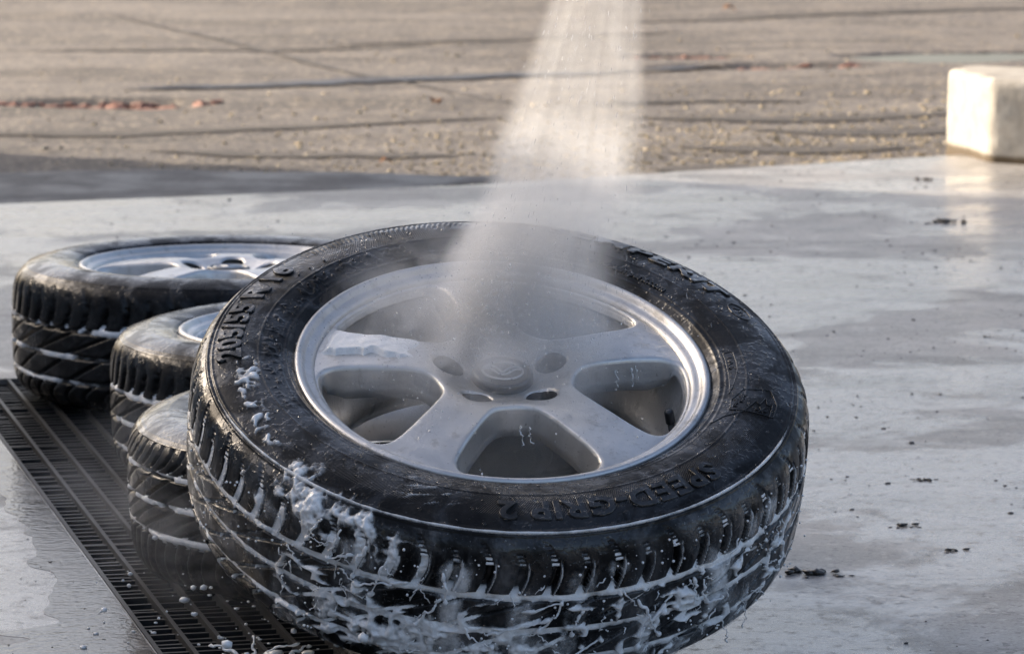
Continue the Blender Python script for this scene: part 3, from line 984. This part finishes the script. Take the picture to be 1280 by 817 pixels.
def main_foam():
    P, N = MP, MN
    s = np.arange(len(P)) * .0004
    i0 = int(np.argmax(P[:, 0] > rho(.3005))); i1 = len(P) - i0
    R0 = P[:, 0].max()
    def depthf(th, it):
        a = (s[it] - s[i0])[:, None]
        d = tread_depth(th[None, :] * R0, a, P[it][:, 1][:, None], R0) * sstep(0, .003, a)
        return np.where(a < 0, 0, d)
    def F(th, it):
        r = P[it][:, 0][:, None]; z = P[it][:, 1][:, None]; a = (s[it] - s[i0])[:, None]
        rn = .2165 + (r - .2165) / KR
        deg = np.degrees(th)[None, :] % 360
        X, Y, Z = r * np.cos(th), r * np.sin(th), z + 0 * th[None, :]
        big = fbm(X * 16, Y * 16, Z * 16, 3, 31)
        mid = fbm(X * 55, Y * 55, Z * 55, 3, 33)
        rg = ridged(X * 42, Y * 42, Z * 42, 3, 35)
        fin = fbm(X * 190, Y * 190, Z * 190, 2, 37)
        wx = X + .012 * (fbm(X * 24, Y * 24, Z * 24, 2, 55) - .5); wy = Y + .012 * (fbm(X * 24 + 9, Y * 24, Z * 24, 2, 56) - .5)
        wz = Z + .016 * (fbm(X * 24, Y * 24 + 9, Z * 24, 2, 57) - .5)
        rg = ridged(wx * 48, wy * 48, wz * 48, 3, 35)
        def lay(w, h):                      # a layer of foam: nothing where the weight w is zero
            return -.02 + .0172 * sstep(.0, .35, w) + h
        dp = depthf(th, it)
        f = np.full(X.shape, -.02)
        # foam lying in the circumferential grooves
        gr = np.full(X.shape, -.02)
        for c, w in ((.0245, .0042), (-.0145, .0040), (-.0520, .0038)):
            g = -.0020 + .0044 * (mid - .45) * 2 - ((z - c) / w) ** 2 * .0016
            gr = np.maximum(gr, g)
        amount = sstep(.24, .46, big + .20 * box_deg(deg, 195, 250, 12) + .26 * box_deg(deg, 255, 352, 10) - .05)
        f = np.maximum(f, gr - (1 - amount) * .007)
        # white line along the shoulder ring
        ringm = np.exp(-((rn - .2975) / .0018) ** 2) * (z > 0)
        f = np.maximum(f, np.where(ringm > .02, -.004, -.02) + ringm * (.0064 + .0040 * (mid - .40)) * (.60 + .6 * box_deg(deg, 205, 345, 12)))
        # foam left on the bars of the shoulder ladders
        ladm = (a > .003) & (a < .029) & (z > .03)
        f = np.maximum(f, np.where(ladm, -.0019 + .0030 * (fin - .50), -.02))
        # foam and wet highlight drawn as a pale line beside every shoulder groove
        pp = 2 * PI * R0 / 62; aa = np.clip(a / .071, 0, 1)
        qq = (th[None, :] * R0 - .015 * np.sin(PI * aa ** .85) - .004 * aa) / pp
        sd_ = (qq - np.round(qq)) * pp
        ln = np.exp(-((sd_ - .0056 - .0010 * aa) / .0013) ** 2) * (z > .024) * sstep(.018, .030, a) * box_deg(deg, 200, 352, 10)
        f = np.maximum(f, np.where(ln > .05, -dp - .0012 + ln * (.0040 + .0030 * (mid - .45)), -.02))
        # thick splash, front left shoulder
        w1 = box_deg(deg, 222, 256, 10) * np.exp(-((a - .012 - .030 * (deg - 238) / 30) / .036) ** 2)
        f = np.maximum(f, lay(w1, w1 * (.0010 + .014 * (rg - .50) + .011 * (mid - .45) + .004 * (fin - .5))))
        # worm-like foam on the left sidewall
        w2 = box_deg(deg, 186, 226, 9) * np.exp(-((rn - (.279 - .012 * sstep(215, 190, deg))) / .0150) ** 4) * (z > 0)
        rg2 = ridged(wx * 66, wy * 66, wz * 66, 2, 41)
        f = np.maximum(f, lay(w2, -.0012 + w2 * (.0062 * sstep(.60, .88, rg2) + .0035 * sstep(.5, .75, mid))))
        # thin smear fanning over the lower sidewall
        w3 = box_deg(deg, 230, 264, 9) * np.exp(-((rn - .264) / .027) ** 4) * (z > 0)
        streak = fbm(deg * .9 + rn * 520, deg * .16 - rn * 40, 0, 2, 43)
        f = np.maximum(f, lay(w3, .0020 + w3 * (.0040 * sstep(.50, .8, streak) * sstep(.36, .66, big) - .0006)))
        # webs of foam running over the front tread
        w4 = box_deg(deg, 226, 342, 10) * sstep(.040, .006, z) * sstep(-.088, -.055, z)
        web = ridged(wx * 26, wy * 26, wz * 44, 2, 47)
        f = np.maximum(f, lay(w4, -.0022 + w4 * (.0092 * sstep(.70, .93, web) + .0050 * sstep(.50, .72, big) * sstep(.45, .7, mid))))
        # heavier foam low on the front
        w5 = box_deg(deg, 238, 282, 10) * np.exp(-((z + .036) / .034) ** 2)
        f = np.maximum(f, lay(w5, w5 * (.0036 + .012 * (rg - .48) + .010 * (mid - .45) + .003 * (fin - .5))))
        # thin soap film over the front of the tread
        w7 = box_deg(deg, 205, 340, 14) * sstep(.082, .05, z) * (z > -.09)
        f = np.maximum(f, np.where(w7 > .02, -dp - .0014 * (dp > .003), -.02) + w7 * (.0054 * (fbm(wx * 30, wy * 30, wz * 12, 4, 63) - .47) * 2) - (1 - w7) * .004)
        # a few thin runs on the left tread
        w6 = box_deg(deg, 196, 240, 8) * (z < .09) * (z > -.09)
        run = ridged(deg * .42 + .8 * big, Z * 7, 0, 1, 53)
        f = np.maximum(f, lay(w6, -.0002 + w6 * (.0042 * sstep(.88, .985, run) * sstep(.4, .6, mid))))
        return f
    # the sector the foam covers, in one sheet, sampled finely
    ia = int(np.argmax(P[:, 0] > .238)); ib = i1
    return foam_shell('foam', P, N, ia, ib, 1700, 240, R(0), R(360) - 1e-6, F, depthf)

v, f, tk = main_foam()
MW = main.matrix_world.copy()
def wpt(deg, z, r=.316):
    r = r + (KR - 1) * (.316 - .2165)
    return np.array(MW @ Vector((r * math.cos(R(deg)), r * math.sin(R(deg)), z)))
o = link('soap_foam', shell_mesh('soap_foam', v, f, tk), M['foamfilm']); o.matrix_world = MW
tag(o, 'white soap foam clinging to the tread and sidewall of the front wheel', 'foam', kind='stuff')

# strands and splashes of foam thrown off the tread
def strand(g, pts, r0, r1, bead=None, seed=0):
    p = smooth_poly(pts, 3)
    p = resample(p, .0022)
    t = np.linspace(0, 1, len(p))
    nz = vnoise(t * 7 + seed * 3.1, seed, 0, 5)
    rad = (r0 * (1 - t) + r1 * t) * (.35 + .7 * nz)
    if bead: rad = rad + bead * np.exp(-((t - .95) / .06) ** 2)
    rad[0] *= .6; rad[-1] *= .6
    jit = np.stack([fbm(t * 9 + seed, k, seed, 2, 61) - .5 for k in range(3)], -1) * .006
    g.tube(p + jit * np.minimum(1, t * 6)[:, None], rad, 8)

g = Geo()
ST = [(297, .012, 302, -.040), (308.5, .020, 308.8, -.012), (304, .008, 297, -.048), (311, .012, 312, -.018), (312, -.018, 316, -.020),
      (276, .010, 283, .024), (283, .024, 279, -.012), (270, -.02, 281, .004), (287, .010, 285, -.020), (262, .018, 258, -.016),
      (248, .060, 246, .020), (252, .05, 249.5, .006), (243, .070, 241, .030), (239, .074, 236.5, .045), (256, .030, 246, .012),
      (266, -.010, 272, -.034), (290, -.03, 282, -.05), (300, -.048, 298.5, -.060), (262, .05, 263, .016), (246, .045, 241, .034)]
for i, (a0, z0, a1, z1) in enumerate(ST):
    pa, pb = wpt(a0, z0, .3175), wpt(a1, z1, .321)
    mid = wpt((a0 + a1) / 2 + rng.normal() * 1.2, (z0 + z1) / 2, .3225)
    strand(g, [pa, mid, pb], .0020 + .0006 * rng.random(), .0010, .0020 + .0012 * rng.random(), i)
for i in range(60):
    a0 = rng.uniform(228, 338); z0 = rng.uniform(-.055, .05)
    if a0 < 255: z0 += .02
    a1 = a0 + rng.normal() * 2.2; z1 = z0 - abs(rng.normal()) * .016 - .004
    strand(g, [wpt(a0, z0, .316), wpt((a0 + a1) / 2, (z0 + z1) / 2, .319), wpt(a1, z1, .318)], .0011, .0005, .0008, i + 40)
# spokes: little runs hanging from the edges of the openings
def lpt(x, y, z): return np.array(MW @ Vector((x, y, z)))
for i, (dg, r, ln) in enumerate(((13.5, .125, .010), (14.5, .142, .013), (16, .148, .008), (283, .098, .013), (288, .102, .009))):
    x, y = r * math.cos(R(dg)), r * math.sin(R(dg))
    strand(g, [lpt(x, y, .080), lpt(x + .002, y - .004, .074 - ln * .5), lpt(x + .005, y - .007, .074 - ln)], .0011, .0006, .0010, i + 90)
# crown of foam splashing up from the floor at the front left
cx, cy = -.245, 4.075
for i in range(9):
    a = rng.uniform(0, 2 * PI); l = rng.uniform(.015, .055); h = rng.uniform(.004, .022)
    p0 = np.array([cx + rng.normal() * .018, cy + rng.normal() * .02, .003])
    p2 = p0 + np.array([math.cos(a) * l, math.sin(a) * l * .7, h])
    strand(g, [p0, (p0 + p2) / 2 + [0, 0, h * .35], p2], .0030, .0007, .0016, i + 120)
for i in range(26):
    g.blob((cx + rng.normal() * .03, cy + rng.normal() * .02, .002), rng.uniform(.003, .007), i, (1.3, 1.2, .55), .3, 2)
o = link('soap_foam', g.mesh('soap_foam_strands'), M['foam'])
tag(o, 'stringy strands and splashes of foam flung off the front wheel tread', 'foam', kind='stuff')

# foam sliding down the left spoke
def spoke_foam():
    n = 210
    xs = np.linspace(-.205, -.065, n); ys = np.linspace(-.02, .085, int(n * .75))
    X, Y = np.meshgrid(xs, ys)
    r = np.hypot(X, Y); ang = np.degrees(np.arctan2(Y, X))
    c = R(SPOKE0 + 144)
    al = X * math.cos(c) + Y * math.sin(c); ac = -X * math.sin(c) + Y * math.cos(c)   # across: negative towards the far side
    edge = .000 + .012 * ridged(al * 58, 0, 0, 1, 71) + .010 * (fbm(al * 40, 1, 0, 2, 73) - .5)
    low = sstep(edge + .002, edge - .004, ac)
    body = .0045 * low * sstep(.198, .186, r) * sstep(.085, .125, r) + .003 * (fbm(X * 60, Y * 60, 0, 2, 75) - .5) * low
    hold = .0030 * np.exp(-((ac - edge + .003) / .0045) ** 2) * sstep(.198, .186, r) * sstep(.09, .13, r)
    H = -.0012 + body + hold
    W = win_contour()
    def rot(cc, deg):
        a = R(deg); return cc @ np.array([[math.cos(a), math.sin(a)], [-math.sin(a), math.cos(a)]])
    sd = np.minimum(poly_sd(X, Y, rot(W, SPOKE0 + 36 + 72)), poly_sd(X, Y, rot(W, SPOKE0 + 36 + 144)))
    if sd.mean() < 0: sd = -sd
    H = np.where(sd < .0035, -.004, H)
    Z = face_z(X, Y) + H
    keep = (H > -.0006).ravel()
    ff = grid_faces(len(ys), len(xs), False); ff = ff[keep[ff].all(1)]
    used = np.unique(ff); m = -np.ones(X.size, int); m[used] = np.arange(len(used))
    return np.stack([X, Y, Z], -1).reshape(-1, 3)[used], m[ff]
v, f = spoke_foam()
o = link('soap_foam', mesh_np('soap_foam_spoke', v, f), M['foam']); o.matrix_world = MW
tag(o, 'pale foam sliding down the left spoke of the front wheel', 'foam', kind='stuff')

# foam lines in the grooves of the flat wheels
for wi, (root, P, N, sr, sw) in enumerate(flat):
    s = np.arange(len(P)) * .0004
    r0 = .2165 + (.3005 - .2165) * sr
    i0 = int(np.argmax(P[:, 0] > r0)); i1 = len(P) - i0
    R0 = P[:, 0].max()
    npair = SPECS[wi][3]
    def depthf(th, it):
        a = (s[it] - s[i0])[:, None]
        return tread_depth(th[None, :] * R0, a / sw, P[it][:, 1][:, None] / sw, R0, npair) * sstep(0, .003, a)
    def F(th, it):
        r = P[it][:, 0][:, None]; z = P[it][:, 1][:, None] / sw
        X, Y, Z = r * np.cos(th), r * np.sin(th), z + 0 * th[None, :]
        mid = fbm(X * 45, Y * 45, Z * 45, 3, 81 + wi); big = fbm(X * 18, Y * 18, Z * 30, 3, 85 + wi)
        f = np.full(X.shape, -.02)
        for c, w in ((.0245, .0042), (-.0145, .0040), (-.0520, .0038)):
            f = np.maximum(f, -.0004 + .0060 * (mid - .45) - ((z - c) / w) ** 2 * .0012 - .006 * sstep(.52, .36, big))
        return f
    v, f, tk = foam_shell('foam', P, N, i0, i1, 560, 100, R(120), R(330), F, depthf)
    o = link('soap_foam', shell_mesh('soap_foam_grooves', v, f, tk), M['foamfilm'])
    bpy.context.view_layer.update()
    o.matrix_world = root.matrix_world
    tag(o, ('broken lines of foam in the tread grooves of the wheel next to the drain', 'broken lines of foam in the grooves of the middle flat wheel',
            'broken lines of foam in the grooves of the farthest wheel')[wi], 'foam', kind='stuff')

# drops of foam on the floor and in the air
g = Geo()
for i in range(150):
    x = rng.uniform(-.46, -.20); y = rng.uniform(4.02, 4.62)
    if rng.random() < .35: x, y = cx + rng.normal() * .06, cy + rng.normal() * .06
    rad = float(np.clip(rng.lognormal(-6.35, .5), .0008, .0056))
    zz = .001 if rng.random() < .6 else rng.uniform(.002, .07)
    g.blob((x, y, zz), rad, i, (1.25, 1.2, .6 if zz < .002 else 1), .2)
for i in range(260):
    a0 = rng.uniform(200, 345); z0 = rng.uniform(-.06, .08)
    g.blob(wpt(a0, z0, .318 + abs(rng.normal()) * .006), rng.uniform(.0006, .0017), i, (1, 1, 1), .2)
for i in range(36):
    a = rng.uniform(0, 360); r = rng.uniform(.05, .19)
    g.blob(lpt(r * math.cos(R(a)), r * math.sin(R(a)), rng.uniform(.07, .13)), rng.uniform(.0005, .0014), i)
tag(link('foam_drops', g.mesh('foam_drops'), M['foam']), 'small white foam drops scattered round the front wheel and drain', 'foam', kind='stuff')

# ------------------------------------------------------------------ water spray
def math_chain(t):
    tc = t.tc.outputs['Object']
    sx = t.n('ShaderNodeSeparateXYZ'); t.put(sx.inputs[0], tc)
    return sx.outputs

def spray():
    # fan from a nozzle above the frame: local origin at the nozzle, local -z runs down
    noz = Vector((.136, 4.255, .942))
    t = NT('water_spray')
    x, y, z = math_chain(t)
    d = t.math('MULTIPLY', z, -1.0)
    a = t.math('DIVIDE', x, d)
    b = t.math('DIVIDE', y, d)
    cmb = t.n('ShaderNodeCombineXYZ')
    t.put(cmb.inputs[0], t.math('MULTIPLY', a, 26.0)); t.put(cmb.inputs[1], t.math('MULTIPLY', b, 14.0)); t.put(cmb.inputs[2], t.math('MULTIPLY', d, 1.6))
    st = t.noise(1.0, 4, .6, vec=cmb.outputs[0])
    cl = t.noise(13, 4, .6, dist=.8)
    wob = t.math('MULTIPLY', t.math('SUBTRACT', t.noise(10, 3, .55), .5), t.map(d, .25, .6, .04, .15))
    a2 = t.math('ADD', a, wob)
    eL = t.map(a2, -.385, -.305)
    eR = t.map(t.math('ADD', a2, t.map(d, .42, .62, 0, .05)), .028, t.map(d, .35, .62, -.03, -.22))
    eB = t.math('MULTIPLY', t.map(b, -.095, -.02), t.map(b, .095, .02))
    dens = t.math('MULTIPLY', t.map(st, .28, .74, .65, 1.3), t.map(cl, .3, .7, .7, 1.25))
    dens = t.math('MULTIPLY', dens, t.math('MULTIPLY', eL, eR))
    dens = t.math('MULTIPLY', dens, eB)
    fade = t.math('MULTIPLY', t.map(d, .10, .20), t.map(t.math('ADD', d, t.math('MULTIPLY', t.noise(8, 4, .6), .16)), 1.0, .72))
    dens = t.math('MULTIPLY', dens, fade)
    dens = t.math('MULTIPLY', dens, t.map(d, .36, .62, 8.0, 50.0))
    vol = t.n('ShaderNodeVolumePrincipled')
    vol.inputs['Color'].default_value = (.97, .975, .98, 1)
    vol.inputs['Anisotropy'].default_value = .35
    t.put(vol.inputs['Density'], dens)
    t.t.links.new(vol.outputs[0], t.out.inputs['Volume'])
    g = Geo()
    v = []
    for dd in (.11, .92):
        for (aa, bb) in ((-.40, -.095), (.05, -.095), (.05, .095), (-.40, .095)):
            v.append((aa * dd, bb * dd, -dd))
    g.add(v, [[0, 1, 2, 3], [4, 7, 6, 5], [0, 4, 5, 1], [1, 5, 6, 2], [2, 6, 7, 3], [3, 7, 4, 0]])
    me = g.mesh('water_spray', False)
    bm = bmesh.new(); bm.from_mesh(me); bmesh.ops.recalc_face_normals(bm, faces=bm.faces); bm.to_mesh(me); bm.free()
    o = link('water_spray', me, t.m); o.location = noz
    tag(o, 'fan of white water spray falling onto the front wheel hub', 'water spray', kind='stuff')

    # mist thrown up where the jet strikes
    t = NT('water_mist')
    x, y, z = math_chain(t)
    rr = t.math('SQRT', t.math('ADD', t.math('ADD', t.math('MULTIPLY', x, x), t.math('MULTIPLY', y, y)), t.math('MULTIPLY', z, z)))
    n1 = t.noise(2.6, 5, .6, dist=.7)
    dens = t.math('MULTIPLY', t.map(rr, 1.0, .15), t.map(n1, .40, .66, .0, 1.0))
    dens = t.math('MULTIPLY', dens, 19.0)
    vol = t.n('ShaderNodeVolumePrincipled')
    vol.inputs['Color'].default_value = (.97, .975, .98, 1)
    t.put(vol.inputs['Density'], dens)
    t.t.links.new(vol.outputs[0], t.out.inputs['Volume'])
    v, f = ICO[2]
    me = mesh_np('water_mist', v, f)
    o = link('water_mist', me, t.m)
    mm = MW @ Matrix.Translation((-.025, .050, .110)) @ Matrix.Diagonal((.19, .23, .085, 1))
    o.matrix_world = mm
    tag(o, 'thin white mist hanging over the front wheel hub', 'mist', kind='stuff')
    m2 = t.m.copy(); m2.name = 'floor_mist'
    for nd in m2.node_tree.nodes:
        if nd.type == 'MATH' and nd.operation == 'MULTIPLY' and abs(nd.inputs[1].default_value - 19.0) < 1e-6: nd.inputs[1].default_value = 1.6
    o = link('water_mist', mesh_np('floor_mist', v, f), m2)
    o.location = (-.36, 4.50, .09); o.scale = (.22, .50, .13); o.rotation_euler = (0, 0, R(12))
    tag(o, 'faint mist drifting low over the drain beside the wheels', 'mist', kind='stuff')
spray()

def mat_drop():
    t = NT('water_drop')
    m = t.bsdf(t.mix(t.noise(30, 2, .5), (.80, .82, .84), (.92, .93, .94)), .12, spec=.5)
    b = [n for n in t.t.nodes if n.type == 'BSDF_PRINCIPLED'][0]
    b.inputs['Alpha'].default_value = .26
    return m
M['drop'] = mat_drop()
def mat_bead():
    t = NT('water_bead')
    m = t.bsdf(t.mix(t.noise(30, 2, .5), (.95, .96, .97), (1, 1, 1)), .03, spec=.5)
    b = [n for n in t.t.nodes if n.type == 'BSDF_PRINCIPLED'][0]
    b.inputs['Transmission Weight'].default_value = 1.0; b.inputs['IOR'].default_value = 1.33
    return m
M['bead'] = mat_bead()
def jet_drops():
    g = Geo(); noz = np.array([.136, 4.255, .942]); r_ = np.random.default_rng(55)
    for i in range(700):
        d = r_.uniform(.22, .66); a = r_.uniform(-.355, .015) if r_.random() < .8 else r_.normal(-.17, .17); b = r_.normal() * .035
        p = noz + d * np.array([a, b, -1.0])
        u = np.array([a, b, -1.0]); u /= np.linalg.norm(u)
        l = r_.uniform(.0015, .0075); rad = float(np.clip(r_.lognormal(-7.95, .4), .0002, .0008))
        g.tube([p - u * l / 2, p, p + u * l / 2], [rad * .4, rad, rad * .5], 5)
    for i in range(900):                      # drops bouncing off the rim
        q = r_.uniform(0, 2 * PI); rr = abs(r_.normal()) * .12; h = abs(r_.normal()) * .06 + .09
        g.blob(lpt(rr * math.cos(q) - .02, rr * math.sin(q) + .02, h), r_.uniform(.0003, .0011), i)
    tag(link('water_drops', g.mesh('water_drops'), M['drop']), 'flying water drops in the jet above the front wheel', 'water', kind='stuff')
    g = Geo()
    for i in range(1000):                     # beads of water on the sidewall
        a = r_.uniform(0, 2 * PI); rn = r_.uniform(.228, .296); r = rho(rn)
        rad = float(np.clip(r_.lognormal(-7.0, .45), .0004, .0022))
        g.blob(lpt(r * math.cos(a), r * math.sin(a), float(side_z(MP, r)) + rad * .25), rad, i, (1.1, 1.1, .8), .15, 2)
    for i in range(260):
        a = r_.uniform(0, 2 * PI); r = r_.uniform(.085, .198); x, y = r * math.cos(a), r * math.sin(a)
        if min(abs(((math.degrees(a) - SPOKE0 + 36) % 72) - 36), 99) > 7: continue
        rad = float(np.clip(r_.lognormal(-6.9, .4), .0005, .002))
        g.blob(lpt(x, y, float(face_z(np.array(x), np.array(y))) + rad * .25), rad, i, (1.1, 1.1, .8), .15, 2)
    tag(link('water_beads', g.mesh('water_beads'), M['bead']), 'clear beads of water standing on the front tyre sidewall and spokes', 'water', kind='stuff')
jet_drops()

# ------------------------------------------------------------------ kerb block
def build_kerb():
    base = [(1.050, 9.65), (1.119, 9.335), (1.635, 8.985), (1.82, 9.33), (1.13, 9.80)]
    bm = bmesh.new()
    lo = [bm.verts.new((x, y, -.03)) for x, y in base]; hi = [bm.verts.new((x, y, .196)) for x, y in base]
    bm.faces.new(hi); bm.faces.new(lo[::-1])
    n = len(base)
    for i in range(n): bm.faces.new((lo[i], lo[(i + 1) % n], hi[(i + 1) % n], hi[i]))
    bmesh.ops.recalc_face_normals(bm, faces=bm.faces)
    bmesh.ops.bevel(bm, geom=[e for e in bm.edges if e.verts[0].co.z > 0 or e.verts[1].co.z > 0], offset=.024, segments=5, affect='EDGES', profile=.6)
    bmesh.ops.triangulate(bm, faces=bm.faces)
    for _ in range(3):
        bmesh.ops.subdivide_edges(bm, edges=[e for e in bm.edges if e.calc_length() > .03], cuts=1)
        bmesh.ops.triangulate(bm, faces=bm.faces)
    co = np.array([v.co[:] for v in bm.verts])
    dz = (fbm(co[:, 0] * 22, co[:, 1] * 22, co[:, 2] * 22, 3, 91) - .5) * .010
    bm.normal_update()
    for v, d in zip(bm.verts, dz): v.co += v.normal * float(d)
    me = bpy.data.meshes.new('kerb_stone'); bm.to_mesh(me); bm.free()
    for p in me.polygons: p.use_smooth = True
    o = link('kerb_stone', me, M['kerb'])
    tag(o, 'pale concrete kerb block with one sunlit face at the slab edge', 'kerb')
build_kerb()

# ------------------------------------------------------------------ dirt, leaves, gravel
def clump(x, y, size, lab, seed, mat, name='dirt_clump', flat_=.35, z=0.0, cat='dirt'):
    g = Geo(); r_ = np.random.default_rng(seed)
    for i in range(9):
        a = r_.uniform(0, 2 * PI); d = abs(r_.normal()) * size * .45
        g.blob((math.cos(a) * d * 1.6, math.sin(a) * d * .9, size * .12), size * r_.uniform(.12, .34), seed + i, (1.3, 1.0, flat_ * 1.4), .5, 1)
    for i in range(7):                       # flat torn shreds and crumbs round it
        a = r_.uniform(0, 2 * PI); d = size * r_.uniform(.3, 1.5)
        g.blob((math.cos(a) * d * 1.3, math.sin(a) * d, size * .04), size * r_.uniform(.05, .22), seed + 30 + i,
               (r_.uniform(.8, 2.2), r_.uniform(.5, 1.2), .25), .6, 1)
    o = link(name, g.mesh(name), mat); o.location = (x, y, z)
    return tag(o, lab, cat)
clump(.881, 8.107, .030, 'dark shredded leaf clump on the wet slab in front of the kerb block', 1, M['leafdk'], 'leaf_clump', cat='leaf litter')
clump(.483, 4.843, .013, 'small dark crumb on the slab right of the front tyre, nearer the wheel', 2, M['dirt'])
clump(.525, 4.686, .011, 'small dark crumb on the slab lower right, the one nearest the camera', 3, M['dirt'])
clump(.352, 4.545, .024, 'torn dark leaf debris beside the right edge of the front tyre', 4, M['leafdk'], 'leaf_clump', cat='leaf litter')
clump(.934, 8.94, .022, 'dark crumb on the slab just left of the kerb block', 5, M['dirt'])
clump(.539, 5.158, .010, 'tiny dark crumb on the slab midway up the right side', 6, M['dirt'])
clump(-1.159, 9.874, .022, 'dark clod lying on the shaded asphalt at the far left', 9, M['dirt'], z=-.02)

def leaf(x, y, size, rot, lab, seed):
    r_ = np.random.default_rng(seed)
    n = 14
    t = np.linspace(0, 1, n); w = np.sin(PI * t ** .8) * .38 * (1 + .25 * np.sin(t * 19 + seed))
    curl = .25 * np.sin(PI * t) * size
    V = []
    for k, sgn in ((0, -1), (1, 0), (2, 1)):
        V.append(np.stack([(t - .5) * size, sgn * w * size, curl + abs(sgn) * .18 * size * w * 2], -1))
    top = np.stack(V, 1).reshape(-1, 3)
    f = grid_faces(n, 3, False)
    V2 = np.vstack([top, top - [0, 0, .0012]])
    F2 = np.vstack([f, f[:, ::-1] + len(top)])
    me = mesh_np('fallen_leaf', V2, F2)
    o = link('fallen_leaf', me, M['leaf'])
    z = float(asphalt_z(np.array([x]), np.array([y]))[0]) + .006
    o.location = (x, y, z); o.rotation_euler = (.1, .15, rot)
    return tag(o, lab, 'leaf', 'fallen leaves on the asphalt')
leaf(-.300, 9.49, .035, .4, 'orange leaf on the asphalt by the tip of the shadow', 1)
leaf(-.211, 11.076, .045, 1.2, 'orange leaf just below the wet rut on the asphalt', 2)
leaf(.83, 15.3, .055, .2, 'bright yellow leaf far back at the top of the asphalt', 3)
leaf(.918, 12.573, .03, 2.2, 'pale leaf beside the pothole right of the spray', 4)

def scatter(name, n, fx, mat, lab, cat, size, seed, onslab=False, sq=.6):
    g = Geo(); r_ = np.random.default_rng(seed)
    P = fx(r_, n)
    Z = np.zeros(len(P)) if onslab else asphalt_z(P[:, 0], P[:, 1])
    for i, (p, z) in enumerate(zip(P, Z)):
        s = size * float(np.clip(r_.lognormal(0, .45), .4, 2.6))
        g.blob((p[0], p[1], z + s * sq * .4), s, i, (r_.uniform(.8, 1.4), r_.uniform(.7, 1.2), sq), .45, 1)
    o = link(name, g.mesh(name, False), mat)
    return tag(o, lab, cat, kind='stuff')
def slab_edge_y(x): 
    e = np.array(SLAB_EDGE); return np.interp(x, e[:, 0], e[:, 1])
def grav(r_, n):
    x = r_.normal(.55, .75, n); y = slab_edge_y(x) + .05 + np.abs(r_.normal(0, 1.0, n))
    return np.stack([x, y], -1)
scatter('gravel', 5200, grav, M['stone'], 'pale grit and small stones strewn over the sunlit asphalt', 'gravel', .0030, 5)
def grav2(r_, n):
    return np.stack([r_.uniform(-2.2, 2.4, n), r_.uniform(8.9, 14, n)], -1)
scatter('gravel', 700, grav2, M['stone'], 'stray grit spread thinly across the asphalt', 'gravel', .0034, 6)
def rub(r_, n):
    out = []
    for (px, py, a, b, d) in POTS[:3]:
        k = n // 3; t = r_.uniform(0, 2 * PI, k); q = np.sqrt(r_.uniform(0, 1, k)) * .9
        out.append(np.stack([px + a * q * np.cos(t), py + b * q * np.sin(t)], -1))
    return np.vstack(out)
scatter('brick_rubble', 560, rub, M['brick'], 'reddish rubble showing in the asphalt potholes', 'rubble', .011, 7, sq=.45)
def specks(r_, n):
    x = r_.uniform(-.9, 1.4, n); y = r_.uniform(4.1, 9.2, n)
    ok = (y < slab_edge_y(x) - .05)
    al = (np.stack([x, y], -1) - D0) @ PER
    ok &= (al > .18) | (al < -.06)
    ok &= ~((np.abs(x) < .40) & (y < 6.4))
    ok &= (fbm(x * 3, y * 2, 0, 3, 3) > .42)
    return np.stack([x, y], -1)[ok]
scatter('dirt_specks', 3600, specks, M['dirt'], 'fine dark grit speckled over the wet slab', 'grit', .0013, 8, True, .5)
def edged(r_, n):
    x = r_.uniform(-2, 1.2, n); y = slab_edge_y(x) + np.abs(r_.normal(0, .05, n)) + .03
    return np.stack([x, y], -1)
scatter('dirt_specks', 500, edged, M['dirt'], 'dark dirt gathered along the slab edge', 'grit', .006, 9, False, .5)
